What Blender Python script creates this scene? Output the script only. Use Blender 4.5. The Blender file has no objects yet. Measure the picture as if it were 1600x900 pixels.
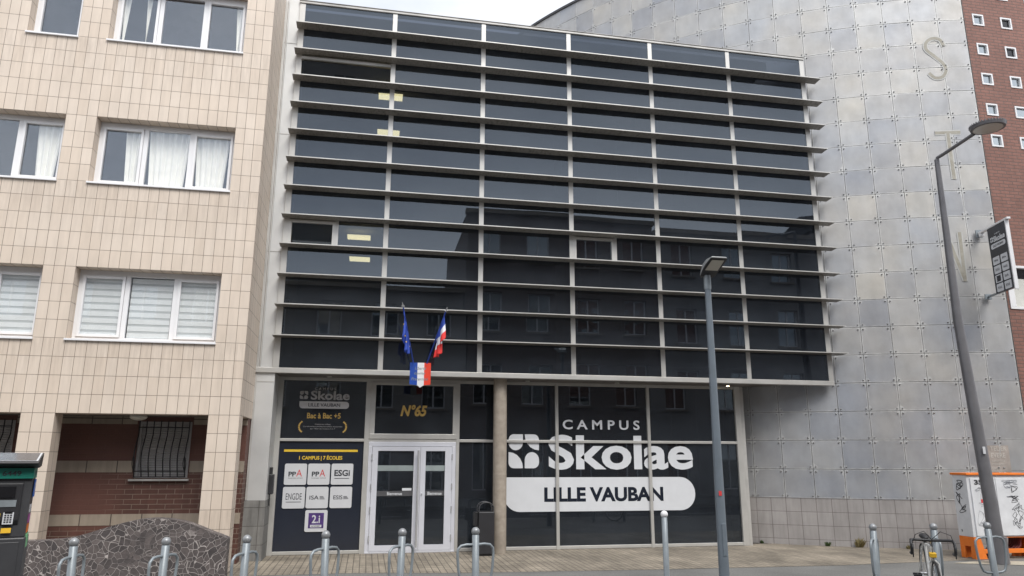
import bpy, bmesh, math, random
from mathutils import Vector, Matrix
random.seed(7)
R = math.radians
PI = math.pi
scn = bpy.context.scene
col = scn.collection

# ------------------------------------------------------------------ camera, sky, sun, exposure
CAM = Vector((1.6217, -13.3186, 1.6942))
def cam_axes(yaw, pitch, roll):
    f = Vector((math.sin(yaw)*math.cos(pitch), math.cos(yaw)*math.cos(pitch), math.sin(pitch)))
    r = Vector((math.cos(yaw), -math.sin(yaw), 0)); u = r.cross(f)
    return r*math.cos(roll)+u*math.sin(roll), -r*math.sin(roll)+u*math.cos(roll), f
r_, u_, f_ = cam_axes(R(10.9979), R(13.0026), R(0.1659))
cd = bpy.data.cameras.new('camera'); cam = bpy.data.objects.new('camera', cd); col.objects.link(cam)
cd.sensor_fit = 'HORIZONTAL'; cd.sensor_width = 36; cd.lens = 1140.5184/1600*36
cd.clip_start = 0.05; cd.clip_end = 2000
cam.matrix_world = Matrix(((r_.x, u_.x, -f_.x, CAM.x), (r_.y, u_.y, -f_.y, CAM.y), (r_.z, u_.z, -f_.z, CAM.z), (0, 0, 0, 1)))
scn.camera = cam

SUN_EL, SUN_AZ = R(52), R(163)          # azimuth clockwise from +Y
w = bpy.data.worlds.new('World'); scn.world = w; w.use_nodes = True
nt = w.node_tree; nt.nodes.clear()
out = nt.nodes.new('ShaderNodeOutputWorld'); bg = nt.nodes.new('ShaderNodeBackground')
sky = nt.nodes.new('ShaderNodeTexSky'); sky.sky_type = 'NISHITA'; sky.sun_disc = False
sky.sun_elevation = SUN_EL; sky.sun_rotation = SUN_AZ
tc = nt.nodes.new('ShaderNodeTexCoord'); nz = nt.nodes.new('ShaderNodeTexNoise')
nz.inputs['Scale'].default_value = 2.6; nz.inputs['Detail'].default_value = 6; nz.inputs['Roughness'].default_value = .55
mp = nt.nodes.new('ShaderNodeMapping'); mp.inputs['Scale'].default_value = (1, 1, 2.4)
cr = nt.nodes.new('ShaderNodeValToRGB')
cr.color_ramp.elements[0].position = .32; cr.color_ramp.elements[0].color = (.62, .66, .74, 1)
cr.color_ramp.elements[1].position = .66; cr.color_ramp.elements[1].color = (.94, .95, .98, 1)
vm = nt.nodes.new('ShaderNodeVectorMath'); vm.operation = 'SCALE'; vm.inputs['Scale'].default_value = 9.5
mx = nt.nodes.new('ShaderNodeMix'); mx.data_type = 'RGBA'; mx.inputs[0].default_value = .9
L = nt.links.new
L(tc.outputs['Generated'], mp.inputs[0]); L(mp.outputs[0], nz.inputs['Vector']); L(nz.outputs[0], cr.inputs[0])
L(cr.outputs[0], vm.inputs[0]); L(sky.outputs[0], mx.inputs[6]); L(vm.outputs[0], mx.inputs[7])
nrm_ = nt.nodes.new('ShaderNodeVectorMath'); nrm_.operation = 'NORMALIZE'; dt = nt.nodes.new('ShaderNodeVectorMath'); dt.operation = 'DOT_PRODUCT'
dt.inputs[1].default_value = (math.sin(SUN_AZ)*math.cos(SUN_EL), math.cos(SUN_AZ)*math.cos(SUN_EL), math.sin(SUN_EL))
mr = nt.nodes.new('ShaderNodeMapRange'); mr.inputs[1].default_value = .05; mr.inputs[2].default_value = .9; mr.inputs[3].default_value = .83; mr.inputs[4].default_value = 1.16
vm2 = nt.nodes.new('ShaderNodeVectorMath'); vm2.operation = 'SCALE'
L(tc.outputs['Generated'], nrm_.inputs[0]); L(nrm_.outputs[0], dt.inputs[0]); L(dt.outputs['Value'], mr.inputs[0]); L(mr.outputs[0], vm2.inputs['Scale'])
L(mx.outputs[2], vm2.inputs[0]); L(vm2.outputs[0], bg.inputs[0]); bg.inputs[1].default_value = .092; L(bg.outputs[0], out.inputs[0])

sd = bpy.data.lights.new('sun', 'SUN'); sd.energy = 1.5; sd.angle = R(28); sd.color = (1, .965, .91)
sun = bpy.data.objects.new('sun', sd); col.objects.link(sun)
sdir = Vector((math.sin(SUN_AZ)*math.cos(SUN_EL), math.cos(SUN_AZ)*math.cos(SUN_EL), math.sin(SUN_EL)))
sun.rotation_euler = sdir.to_track_quat('Z', 'Y').to_euler(); sun.location = (0, -30, 40)

vs = scn.view_settings
vs.view_transform = 'Standard'; vs.look = 'None'; vs.gamma = 1; vs.use_curve_mapping = False; vs.exposure = 1.0
scn.cycles.max_bounces = 8; scn.cycles.transparent_max_bounces = 12

# ------------------------------------------------------------------ materials
M = {}
def newmat(name):
    m = bpy.data.materials.new(name); m.use_nodes = True; M[name] = m
    n = m.node_tree; b = n.nodes['Principled BSDF']; return m, n, b
def c4(c): return (c[0], c[1], c[2], 1)
def node(n, t, **kw):
    x = n.nodes.new(t)
    for k, v in kw.items():
        if hasattr(x, k): setattr(x, k, v)
        else: x.inputs[k].default_value = v
    return x
def uvnode(n, scale=(1, 1, 1), loc=(0, 0, 0)):
    u = n.nodes.new('ShaderNodeTexCoord'); m = n.nodes.new('ShaderNodeMapping')
    m.inputs['Scale'].default_value = scale; m.inputs['Location'].default_value = loc
    n.links.new(u.outputs['UV'], m.inputs[0]); return m.outputs[0]
def ocoord(n, scale=(1, 1, 1)):
    u = n.nodes.new('ShaderNodeTexCoord'); m = n.nodes.new('ShaderNodeMapping'); m.inputs['Scale'].default_value = scale
    n.links.new(u.outputs['Object'], m.inputs[0]); return m.outputs[0]
def noise(n, vec, scale, detail=4, rough=.55):
    x = node(n, 'ShaderNodeTexNoise'); x.inputs['Scale'].default_value = scale; x.inputs['Detail'].default_value = detail
    x.inputs['Roughness'].default_value = rough; n.links.new(vec, x.inputs['Vector']); return x.outputs[0]
def ramp(n, fac, p0, c0, p1, c1):
    x = n.nodes.new('ShaderNodeValToRGB'); e = x.color_ramp.elements
    e[0].position = p0; e[0].color = c4(c0) if hasattr(c0, '__len__') else (c0, c0, c0, 1)
    e[1].position = p1; e[1].color = c4(c1) if hasattr(c1, '__len__') else (c1, c1, c1, 1)
    n.links.new(fac, x.inputs[0]); return x.outputs[0]
def mix(n, fac, a, b, mode='MIX'):
    x = n.nodes.new('ShaderNodeMix'); x.data_type = 'RGBA'; x.blend_type = mode
    for s, v in ((0, fac), (6, a), (7, b)):
        if isinstance(v, (int, float)): x.inputs[s].default_value = v
        elif isinstance(v, (tuple, list)): x.inputs[s].default_value = c4(v)
        else: n.links.new(v, x.inputs[s])
    return x.outputs[2]
def mth(n, op, a, b=0.0, clamp=False):
    x = n.nodes.new('ShaderNodeMath'); x.operation = op; x.use_clamp = clamp
    for s, v in ((0, a), (1, b)):
        if isinstance(v, (int, float)): x.inputs[s].default_value = v
        else: n.links.new(v, x.inputs[s])
    return x.outputs[0]
def bump(n, b, h, strength=.3, dist=.01):
    x = n.nodes.new('ShaderNodeBump'); x.inputs['Strength'].default_value = strength; x.inputs['Distance'].default_value = dist
    n.links.new(h, x.inputs['Height']); n.links.new(x.outputs[0], b.inputs['Normal'])
def plain(name, c, rough=.5, metal=0., var=.12, scale=6, spec=.5, bmp=0):
    m, n, b = newmat(name); b.inputs['Roughness'].default_value = rough; b.inputs['Metallic'].default_value = metal
    b.inputs['Specular IOR Level'].default_value = spec
    o = ocoord(n); f = noise(n, o, scale, 5)
    L_ = n.links.new
    L_(ramp(n, f, .3, [x*(1-var) for x in c], .7, [min(1, x*(1+var)) for x in c]), b.inputs['Base Color'])
    if bmp: bump(n, b, noise(n, o, scale*6), bmp, .005)
    return m
def emit(name, c, s):
    m, n, b = newmat(name); b.inputs['Base Color'].default_value = c4(c); b.inputs['Emission Color'].default_value = c4(c)
    b.inputs['Emission Strength'].default_value = s
def tiled(name, c, c2, mortar, bw, bh, off, ms, loc, rough=.45, var=.1, offset_f=0., freq=2, dirt=None):
    m, n, b = newmat(name); v = uvnode(n, loc=loc)
    t = node(n, 'ShaderNodeTexBrick'); t.offset = offset_f; t.offset_frequency = freq; t.squash = 1
    n.links.new(v, t.inputs['Vector']); t.inputs['Scale'].default_value = 1
    t.inputs['Brick Width'].default_value = bw; t.inputs['Row Height'].default_value = bh
    t.inputs['Mortar Size'].default_value = ms; t.inputs['Mortar Smooth'].default_value = .15; t.inputs['Bias'].default_value = 0
    t.inputs['Color1'].default_value = c4(c); t.inputs['Color2'].default_value = c4(c2); t.inputs['Mortar'].default_value = c4(mortar)
    f = noise(n, uvnode(n), 1.3, 6); f2 = noise(n, uvnode(n, scale=(5, .7, 1)), 2.2, 5)
    k = ramp(n, f, .3, 1-var, .7, 1+var*.3); k2 = ramp(n, f2, .35, 1-var*.8, .6, 1.)
    cc = mix(n, 1., mix(n, 1., t.outputs[0], k, 'MULTIPLY'), k2, 'MULTIPLY')
    n.links.new(cc, b.inputs['Base Color']); b.inputs['Roughness'].default_value = rough
    h = mth(n, 'MULTIPLY', t.outputs[1], -1.0); bump(n, b, h, .6, .006)
    return m, n, b, t, cc

TW, TH = .15350, .2811
TX, TZ = -.327, 2.306
tiled('cream_tile', (.63, .53, .435), (.675, .58, .488), (.17, .13, .10), TW, TH, 0, .0035, (-(TX % TW), -(TZ % TH), 0), .55, .08)
tiled('cream_tile_side', (.63, .53, .435), (.675, .58, .488), (.17, .13, .10), .22, TH, 0, .0035, (0, -(TZ % TH), 0), .55, .08)
m = M['cream_tile']; n = m.node_tree; b = n.nodes['Principled BSDF']
sx = node(n, 'ShaderNodeSeparateXYZ'); n.links.new(uvnode(n), sx.inputs[0])
fz = mth(n, 'FRACT', mth(n, 'DIVIDE', mth(n, 'SUBTRACT', 3.42+25.3, sx.outputs[1]), 2.53))
st_ = mth(n, 'MULTIPLY', mth(n, 'SUBTRACT', 1., mth(n, 'MULTIPLY', fz, 2.6), True), ramp(n, noise(n, uvnode(n, scale=(6, .5, 1)), 3, 6, .7), .42, 0., .66, .4))
old = b.inputs['Base Color'].links[0].from_socket
n.links.new(mix(n, st_, old, (.30, .24, .19)), b.inputs['Base Color'])
# red brick of the recess, partly painted smooth
m, n, b, t, cc = tiled('recess_brick', (.115, .048, .035), (.095, .040, .030), (.24, .18, .14), .25, .078, 0, .005, (0, 0, 0), .6, .2, .5)
sx = node(n, 'ShaderNodeSeparateXYZ'); n.links.new(uvnode(n), sx.inputs[0])
nn = noise(n, uvnode(n), 1.7, 3)
msk = mth(n, 'ADD', mth(n, 'MULTIPLY', mth(n, 'ADD', sx.outputs[0], 2.35), 2.2), mth(n, 'MULTIPLY', nn, .8), True)
low = mth(n, 'MULTIPLY', mth(n, 'SUBTRACT', 1.62, sx.outputs[1]), 5, True)
msk = mth(n, 'MAXIMUM', mth(n, 'MULTIPLY', msk, low), mth(n, 'MULTIPLY', mth(n, 'SUBTRACT', .62, sx.outputs[1]), 8, True))
paint = ramp(n, noise(n, uvnode(n), 3, 5), .3, (.105, .044, .033), .7, (.130, .054, .040))
n.links.new(mix(n, mth(n, 'ADD', mth(n, 'MULTIPLY', msk, .9), .08), paint, cc), b.inputs['Base Color'])
tiled('band_stone', (.36, .30, .235), (.30, .25, .20), (.08, .06, .05), .45, .6, 0, .008, (.03, .12, 0), .6, .2)
tiled('far_brick', (.265, .125, .095), (.225, .105, .08), (.15, .09, .075), .22, .075, 0, .010, (0, 0, 0), .7, .14, .5)
tiled('opposite_brick', (.24, .19, .17), (.20, .16, .145), (.27, .25, .24), .22, .075, 0, .01, (0, 0, 0), .8, .15, .5)
tiled('base_tile', (.35, .33, .32), (.38, .36, .35), (.15, .12, .12), .28462, .262, 0, .004, (0, 0, 0), .45, .18)
tiled('stone_block', (.27, .265, .25), (.23, .225, .215), (.12, .11, .10), .42, .30, 0, .005, (.1, .05, 0), .75, .4)
# beige pavers
m, n, b, t, cc = tiled('paver', (.37, .32, .25), (.33, .285, .225), (.14, .12, .095), .10, .20, 0, .007, (0, 0, 0), .8, .30, 0.)
st = ramp(n, noise(n, uvnode(n), .9, 6, .65), .38, .62, .62, 1.)
n.links.new(mix(n, 1., cc, st, 'MULTIPLY'), b.inputs['Base Color'])
# concrete / asphalt
def gritty(name, c, scale=40, rough=.9, var=.25, bmp=.5):
    m, n, b = newmat(name); o = uvnode(n)
    a = ramp(n, noise(n, o, scale, 3), .3, [x*(1-var) for x in c], .7, [x*(1+var) for x in c])
    l = ramp(n, noise(n, o, .8, 6), .3, .72, .7, 1.1)
    n.links.new(mix(n, 1., a, l, 'MULTIPLY'), b.inputs['Base Color']); b.inputs['Roughness'].default_value = rough
    bump(n, b, noise(n, o, scale*2), bmp, .004)
gritty('asphalt', (.16, .158, .15)); gritty('road_asphalt', (.06, .06, .062)); gritty('kerb_stone', (.30, .29, .27), 30)
gritty('render', (.34, .32, .30), 20, .9, .06, .2); gritty('pale_render', (.36, .35, .34), 20, .9, .06, .2)
gritty('concrete', (.33, .285, .235), 9, .75, .16, .25); gritty('earth', (.14, .12, .09), 20)
gritty('dirt_patch', (.42, .38, .30), 25, .9, .2)
# zinc-coloured cladding
m, n, b = newmat('zinc_panel')
at = node(n, 'ShaderNodeAttribute', attribute_name='panel_rnd'); at2 = node(n, 'ShaderNodeAttribute', attribute_name='panel_low')
uvp = node(n, 'ShaderNodeUVMap', uv_map='PanelUV'); sp = node(n, 'ShaderNodeSeparateXYZ'); n.links.new(uvp.outputs[0], sp.inputs[0])
base = ramp(n, at.outputs['Fac'], 0, (.30, .31, .33), 1, (.45, .44, .41))
e_ = n.nodes[-1].color_ramp.elements.new(.5); e_.color = (.385, .388, .388, 1)
o = uvnode(n)
ofs = node(n, 'ShaderNodeVectorMath'); ofs.operation = 'SCALE'; cx_ = node(n, 'ShaderNodeCombineXYZ')
n.links.new(at.outputs['Fac'], cx_.inputs[0]); n.links.new(mth(n, 'MULTIPLY', at.outputs['Fac'], 7.3), cx_.inputs[1]); n.links.new(cx_.outputs[0], ofs.inputs[0]); ofs.inputs['Scale'].default_value = 31
ad = node(n, 'ShaderNodeVectorMath'); n.links.new(o, ad.inputs[0]); n.links.new(ofs.outputs[0], ad.inputs[1]); oo = ad.outputs[0]
streak = ramp(n, noise(n, uvnode(n, scale=(2.2, .8, 1)), 2.2, 6, .6), .3, .93, .7, 1.06)
cloudy = mix(n, 1., ramp(n, noise(n, oo, 2.0, 5, .55), .34, .91, .64, 1.06), ramp(n, noise(n, o, .55, 3), .35, (.96, .985, 1.04), .65, (1.04, 1.0, .95)), 'MULTIPLY')
c = mix(n, 1., mix(n, 1., base, streak, 'MULTIPLY'), cloudy, 'MULTIPLY')
eu = mth(n, 'MINIMUM', sp.outputs[0], mth(n, 'SUBTRACT', 1, sp.outputs[0])); ev = mth(n, 'MINIMUM', sp.outputs[1], mth(n, 'SUBTRACT', 1, sp.outputs[1]))
edge = mth(n, 'MINIMUM', eu, ev); corner = mth(n, 'MULTIPLY', mth(n, 'ADD', eu, ev), .26)
ds = mth(n, 'MINIMUM', mth(n, 'MULTIPLY', edge, 1.8), corner)
dn = mth(n, 'ADD', ds, mth(n, 'MULTIPLY', mth(n, 'SUBTRACT', noise(n, o, 7, 5, .65), .5), .16))
ox = ramp(n, dn, .03, 1., .055, 0.)
n.links.new(mix(n, mth(n, 'MULTIPLY', mth(n, 'MULTIPLY', ox, ramp(n, noise(n, o, 1.1, 3), .38, .35, .6, 1.)), .6), c, (.62, .62, .60)), b.inputs['Base Color'])
b.inputs['Metallic'].default_value = .25
n.links.new(ramp(n, noise(n, o, 3, 4), .3, .42, .7, .6), b.inputs['Roughness'])
bump(n, b, noise(n, o, 2.5, 3), .12, .02)
plain('bolt_steel', (.30, .30, .30), .4, .7, .2, 30); plain('wall_backing', (.06, .06, .06), .8)
m, n, b = newmat('ghost_tan'); n.links.new(ramp(n, noise(n, uvnode(n), 6, 5), .35, (.27, .25, .20), .65, (.37, .35, .30)), b.inputs['Base Color']); b.inputs['Roughness'].default_value = .6
plain('ghost_pale', (.455, .455, .435), .6, .1, .06); plain('ghost_ink', (.50, .47, .43), .7, 0, .1); plain('faded_bill', (.34, .30, .27), .7, 0, .2)
# metals and paints
plain('alu', (.50, .49, .465), .38, .35, .08, 3); plain('alu_weathered', (.43, .42, .40), .5, .3, .22, 2.2)
m, n, b = newmat('fin_metal')
o = ocoord(n); f1 = noise(n, o, 1.2, 6, .6)
mpv = ocoord(n, (7, 3, 1)); f2 = noise(n, mpv, 4, 4, .7)
n.links.new(mix(n, ramp(n, f2, .48, 0., .70, .7), ramp(n, f1, .3, (.21, .195, .175), .7, (.32, .30, .27)), (.07, .062, .055)), b.inputs['Base Color'])
b.inputs['Roughness'].default_value = .45; b.inputs['Metallic'].default_value = .3
plain('alu_sheet', (.56, .56, .55), .42, .3, .10, 1.5); plain('soffit_panel', (.16, .145, .135), .55, .1, .15, 3)
plain('white_pvc', (.76, .76, .77), .35, 0, .03, 3); plain('white_door', (.60, .61, .66), .32, .1, .04, 3); plain('steel_bar', (.62, .63, .64), .25, .6, .05)
plain('black_iron', (.018, .018, .02), .5, .1, .2); plain('dark_plastic', (.022, .022, .025), .45, 0, .15)
plain('meter_grey', (.045, .046, .05), .42, 0, .12); plain('meter_green', (.012, .20, .15), .4); plain('screen_black', (.01, .01, .012), .1, 0, .05)
plain('solar', (.05, .055, .07), .12, 0, .1); plain('galv', (.24, .27, .29), .42, .25, .14, 9); plain('galv_ball', (.27, .28, .29), .38, .3, .1, 9)
plain('post_grey', (.155, .185, .215), .4, .15, .1, 4); plain('post_dark', (.15, .147, .155), .42, .15, .15, 3)
plain('lamp_shell', (.30, .31, .31), .4, .2); plain('lamp_under', (.04, .04, .045), .5); plain('lens', (.55, .53, .47), .15, 0, .04)
plain('orange', (.80, .20, .025), .5, 0, .1); plain('cab_white', (.66, .67, .69), .5, 0, .10, 4); plain('marker', (.03, .03, .035), .6); plain('marker_soft', (.25, .26, .29), .7)
plain('red_sticker', (.62, .05, .05), .5); plain('yellow_sticker', (.75, .45, .03), .5); plain('cable_red', (.13, .02, .02), .5)
plain('vinyl_white', (.60, .615, .64), .5, 0, .03); plain('vinyl_dim', (.36, .35, .35), .5, 0, .03); plain('vinyl_pill', (.50, .49, .49), .5, 0, .03); plain('vinyl_navy', (.012, .016, .027), .25, 0, .05)
plain('poster_navy', (.017, .021, .033), .18, 0, .1, 2, .6); plain('gold', (.55, .36, .10), .4, .1, .05); plain('yellow', (.72, .48, .04), .4, 0, .04)
plain('plate', (.55, .56, .58), .4, 0, .02); plain('ink_dark', (.03, .032, .04), .5); plain('ink_red', (.55, .05, .05), .5); plain('purple', (.07, .035, .16), .4, 0, .3, 12)
plain('film_navy', (.014, .019, .029), .12, 0, .12, 1.5); plain('film_grey', (.26, .30, .30), .4); plain('film_dark', (.08, .08, .085), .4)
plain('flag_blue', (.02, .06, .36), .75, 0, .2); plain('flag_white', (.70, .70, .74), .75, 0, .08); plain('flag_red', (.70, .035, .03), .75, 0, .15)
plain('shield_blue', (.012, .06, .33), .4, 0, .05); plain('shield_white', (.75, .75, .76), .4, 0, .03); plain('shield_red', (.78, .06, .03), .4, 0, .05)
plain('curtain_cloth', (.90, .89, .82), .85, 0, .05); plain('blind_light', (.86, .89, .88), .8, 0, .04); plain('blind_dark', (.58, .61, .61), .8, 0, .04)
plain('room_dark', (.06, .06, .065), .9); plain('room_grey', (.16, .16, .165), .9); plain('shutter_grey', (.45, .44, .44), .5); plain('roof_dark', (.05, .05, .055), .7)
plain('lamp_globe', (.65, .62, .55), .3); plain('sign_blue', (.02, .12, .5), .4); plain('sticker_purple', (.35, .08, .3), .5); plain('sticker_green', (.2, .5, .25), .5)
plain('bike_white', (.62, .62, .60), .3, .1); plain('bike_black', (.02, .02, .022), .5); plain('chrome', (.6, .6, .6), .2, .9); plain('tyre', (.02, .02, .02), .85)
plain('leaf', (.06, .10, .03), .7, 0, .3, 20); plain('dry_leaf', (.22, .18, .08), .8, 0, .3, 20)
emit('lit_panel', (1, .80, .36), 5.); emit('spot_lit', (1, .85, .55), 6.)
# flagstone mosaic of the low wall
m, n, b = newmat('mosaic'); o = uvnode(n)
dist = node(n, 'ShaderNodeTexNoise'); dist.inputs['Scale'].default_value = 6; n.links.new(o, dist.inputs['Vector'])
vo = node(n, 'ShaderNodeTexVoronoi', feature='DISTANCE_TO_EDGE'); vo.inputs['Scale'].default_value = 13; vo.inputs['Randomness'].default_value = 1
vc = node(n, 'ShaderNodeTexVoronoi', feature='F1'); vc.inputs['Scale'].default_value = 13
dist.inputs['Scale'].default_value = 2.6; wv = node(n, 'ShaderNodeVectorMath'); wv.operation = 'SCALE'; wv.inputs['Scale'].default_value = .24
n.links.new(dist.outputs['Color'], wv.inputs[0]); wa = node(n, 'ShaderNodeVectorMath'); n.links.new(o, wa.inputs[0]); n.links.new(wv.outputs[0], wa.inputs[1])
n.links.new(wa.outputs[0], vo.inputs['Vector']); n.links.new(wa.outputs[0], vc.inputs['Vector'])
g = ramp(n, vo.outputs['Distance'], .02, 1., .05, 0.)
fade = ramp(n, noise(n, o, 1.9, 4), .36, .12, .52, 1.)
sc = node(n, 'ShaderNodeSeparateColor'); n.links.new(vc.outputs['Color'], sc.inputs[0])
stone = ramp(n, sc.outputs[0], 0, (.055, .047, .047), 1, (.12, .10, .095))
stone = mix(n, 1., stone, ramp(n, noise(n, o, 14, 5), .3, .75, .7, 1.15), 'MULTIPLY')
n.links.new(mix(n, mth(n, 'MULTIPLY', g, mth(n, 'MULTIPLY', fade, .9)), stone, (.40, .36, .34)), b.inputs['Base Color'])
b.inputs['Roughness'].default_value = .6; bump(n, b, mth(n, 'ADD', mth(n, 'MULTIPLY', g, -1.), mth(n, 'MULTIPLY', noise(n, o, 25, 4), .6)), .8, .012)
# glass
def glass(name, tint, refl, boost, ior=1.5, rough=.006, wob=.02, tscale=.5, light_lift=.004):
    m = bpy.data.materials.new(name); m.use_nodes = True; M[name] = m; n = m.node_tree; n.nodes.clear()
    o_ = n.nodes.new('ShaderNodeOutputMaterial'); tr = n.nodes.new('ShaderNodeBsdfTransparent'); gl = n.nodes.new('ShaderNodeBsdfGlossy')
    ms = n.nodes.new('ShaderNodeMixShader'); geo = n.nodes.new('ShaderNodeNewGeometry'); dp = n.nodes.new('ShaderNodeVectorMath'); dp.operation = 'DOT_PRODUCT'
    tr.inputs[0].default_value = c4(tint); gl.inputs['Color'].default_value = c4(refl); gl.inputs['Roughness'].default_value = rough
    b_ = n.nodes.new('ShaderNodeBump'); b_.inputs['Strength'].default_value = wob; b_.inputs['Distance'].default_value = .05
    n.links.new(noise(n, ocoord(n), tscale, 1), b_.inputs['Height']); n.links.new(b_.outputs[0], gl.inputs['Normal'])
    n.links.new(geo.outputs['Normal'], dp.inputs[0]); n.links.new(geo.outputs['Incoming'], dp.inputs[1])
    r0 = ((ior-1)/(ior+1))**2+boost
    f = mth(n, 'ADD', mth(n, 'MULTIPLY', mth(n, 'POWER', mth(n, 'SUBTRACT', 1., mth(n, 'ABSOLUTE', dp.outputs['Value'])), 5.), 1-r0), r0, True)
    n.links.new(f, ms.inputs[0]); n.links.new(tr.outputs[0], ms.inputs[1]); n.links.new(gl.outputs[0], ms.inputs[2]); 
    df = n.nodes.new('ShaderNodeBsdfDiffuse'); df.inputs[0].default_value = (.46, .54, .66, 1); m2_ = n.nodes.new('ShaderNodeMixShader')  # bluish diffuse mixed in to lift dark panes, in place of light from inside
    n.links.new(mth(n, 'MULTIPLY', ramp(n, noise(n, ocoord(n), 1.3, 5), .3, .6, .7, 1.3), light_lift), m2_.inputs[0])
    n.links.new(ms.outputs[0], m2_.inputs[1]); n.links.new(df.outputs[0], m2_.inputs[2]); n.links.new(m2_.outputs[0], o_.inputs[0])
glass('tinted_glass', (.28, .30, .34), (.80, .90, 1.0), .035, 1.5, light_lift=.030, wob=.04)
glass('shop_glass', (.30, .32, .35), (.85, .92, 1.0), .035, 1.45, light_lift=.027)
glass('flat_glass', (.97, .97, .97), (.85, .92, 1.), .05, 1.5)
glass('window_glass', (.30, .32, .34), (.9, .97, 1.), .32, 1.5)

# ------------------------------------------------------------------ geometry helpers
class MB:
    def __init__(s): s.v = []; s.f = []; s.m = []; s.sm = []
    def add(s, vs_, fs_, mi=0, smooth=False):
        o = len(s.v); s.v += [tuple(x) for x in vs_]; s.f += [[i+o for i in f] for f in fs_]; s.m += [mi]*len(fs_); s.sm += [smooth]*len(fs_); return s
    def box(s, x0, y0, z0, x1, y1, z1, mi=0, fr=None):
        if x0 > x1: x0, x1 = x1, x0
        if y0 > y1: y0, y1 = y1, y0
        if z0 > z1: z0, z1 = z1, z0
        p = [(x0, y0, z0), (x1, y0, z0), (x1, y1, z0), (x0, y1, z0), (x0, y0, z1), (x1, y0, z1), (x1, y1, z1), (x0, y1, z1)]
        if fr: p = [fr(Vector(q)) for q in p]
        return s.add(p, [(0, 3, 2, 1), (4, 5, 6, 7), (0, 1, 5, 4), (1, 2, 6, 5), (2, 3, 7, 6), (3, 0, 4, 7)], mi)
    def prism(s, pts, d, mi=0, smooth=False):
        """pts: outline loop of 3D points, d: extrusion vector"""
        n_ = len(pts); d = Vector(d); a = [Vector(p) for p in pts]; b2 = [p+d for p in a]
        s.add(a+b2, [tuple(range(n_-1, -1, -1)), tuple(range(n_, 2*n_))], mi)
        s.add(a+b2, [(i, (i+1) % n_, n_+(i+1) % n_, n_+i) for i in range(n_)], mi, smooth); return s
    def tube(s, pts, r, n_=8, mi=0, cap=True, closed=False):
        pts = [Vector(p) for p in pts]; rs = r if hasattr(r, '__len__') else [r]*len(pts); rings = []
        K = len(pts); up = Vector((0, 0, 1))
        for i, p in enumerate(pts):
            if closed: t = pts[(i+1) % K]-pts[i-1]
            else: t = (pts[min(i+1, K-1)]-pts[max(i-1, 0)])
            t.normalize()
            if i == 0:
                a = t.cross(up);
                if a.length < .05: a = t.cross(Vector((0, 1, 0)))
            else: a = a - t*a.dot(t)
            a.normalize(); b2 = t.cross(a)
            rings.append([p+(a*math.cos(q)+b2*math.sin(q))*rs[i] for q in [2*PI*j/n_ for j in range(n_)]])
        vv = [q for rg in rings for q in rg]
        ff = [(i*n_+j, ((i+1) % K)*n_+j, ((i+1) % K)*n_+(j+1) % n_, i*n_+(j+1) % n_) for i in range(K if closed else K-1) for j in range(n_)]
        s.add(vv, [tuple(reversed(f)) for f in ff], mi, True)
        if cap and not closed: s.add(rings[0], [tuple(range(n_))], mi); s.add(rings[-1], [tuple(range(n_-1, -1, -1))], mi)
        return s
    def sphere(s, c, r, mi=0, n_=16, k=10, sc=(1, 1, 1)):
        c = Vector(c); vv = []; ff = []
        for i in range(k+1):
            a = PI*i/k
            for j in range(n_):
                q = 2*PI*j/n_; vv.append(c+Vector((math.sin(a)*math.cos(q)*sc[0], math.sin(a)*math.sin(q)*sc[1], math.cos(a)*sc[2]))*r)
        for i in range(k):
            for j in range(n_): ff.append((i*n_+j, (i+1)*n_+j, (i+1)*n_+(j+1) % n_, i*n_+(j+1) % n_))
        return s.add(vv, ff, mi, True)
    def cyl(s, c, r, h, n_=16, mi=0, r2=None):
        c = Vector(c); return s.tube([c, c+Vector((0, 0, h))], [r, r if r2 is None else r2], n_, mi)
    def text(s, t, o, u, v, w_, h_, n_=None, mi=0, bold=0., shear=0., depth=.004, fit=True, fn=None):
        """text whose bounding box fills w_ x h_ from lower-left o along u, v"""
        vv, ff = textmesh(t, bold, shear)
        xs = [p[0] for p in vv]; ys = [p[1] for p in vv]; x0, x1, y0, y1 = min(xs), max(xs), min(ys), max(ys)
        if fit: sx_ = w_/(x1-x0); sy_ = h_/(y1-y0)
        else: sx_ = sy_ = h_/(y1-y0)
        o = Vector(o); u = Vector(u); v = Vector(v); n_ = Vector(n_) if n_ else u.cross(v)
        P_ = [o+u*((p[0]-x0)*sx_)+v*((p[1]-y0)*sy_)+n_*depth for p in vv]
        if fn: P_ = [fn(q) for q in P_]
        return s.add(P_, ff, mi)
_tc = {}
def textmesh(t, bold, shear):
    k = (t, bold, shear)
    if k not in _tc:
        cu = bpy.data.curves.new('t', 'FONT'); cu.body = t; cu.offset = bold; cu.shear = shear; cu.resolution_u = 4; cu.fill_mode = 'FRONT'
        ob = bpy.data.objects.new('t', cu); col.objects.link(ob); bpy.context.view_layer.update()
        me = bpy.data.meshes.new_from_object(ob.evaluated_get(bpy.context.evaluated_depsgraph_get()))
        _tc[k] = ([tuple(q.co) for q in me.vertices], [tuple(p.vertices) for p in me.polygons])
        bpy.data.objects.remove(ob); bpy.data.curves.remove(cu); bpy.data.meshes.remove(me)
    return _tc[k]
BASE = {}
def thing(name, label, cat, loc=(0, 0, 0), rot=0, group=None, local=False):
    o = bpy.data.objects.new(name, None); col.objects.link(o); o.location = loc; o.rotation_euler = (0, 0, rot)
    o.empty_display_size = .1; o['label'] = label; o['category'] = cat
    if group: o['group'] = group
    BASE[o.name] = Vector((0, 0, 0)) if local else Vector(loc)
    return o
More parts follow.
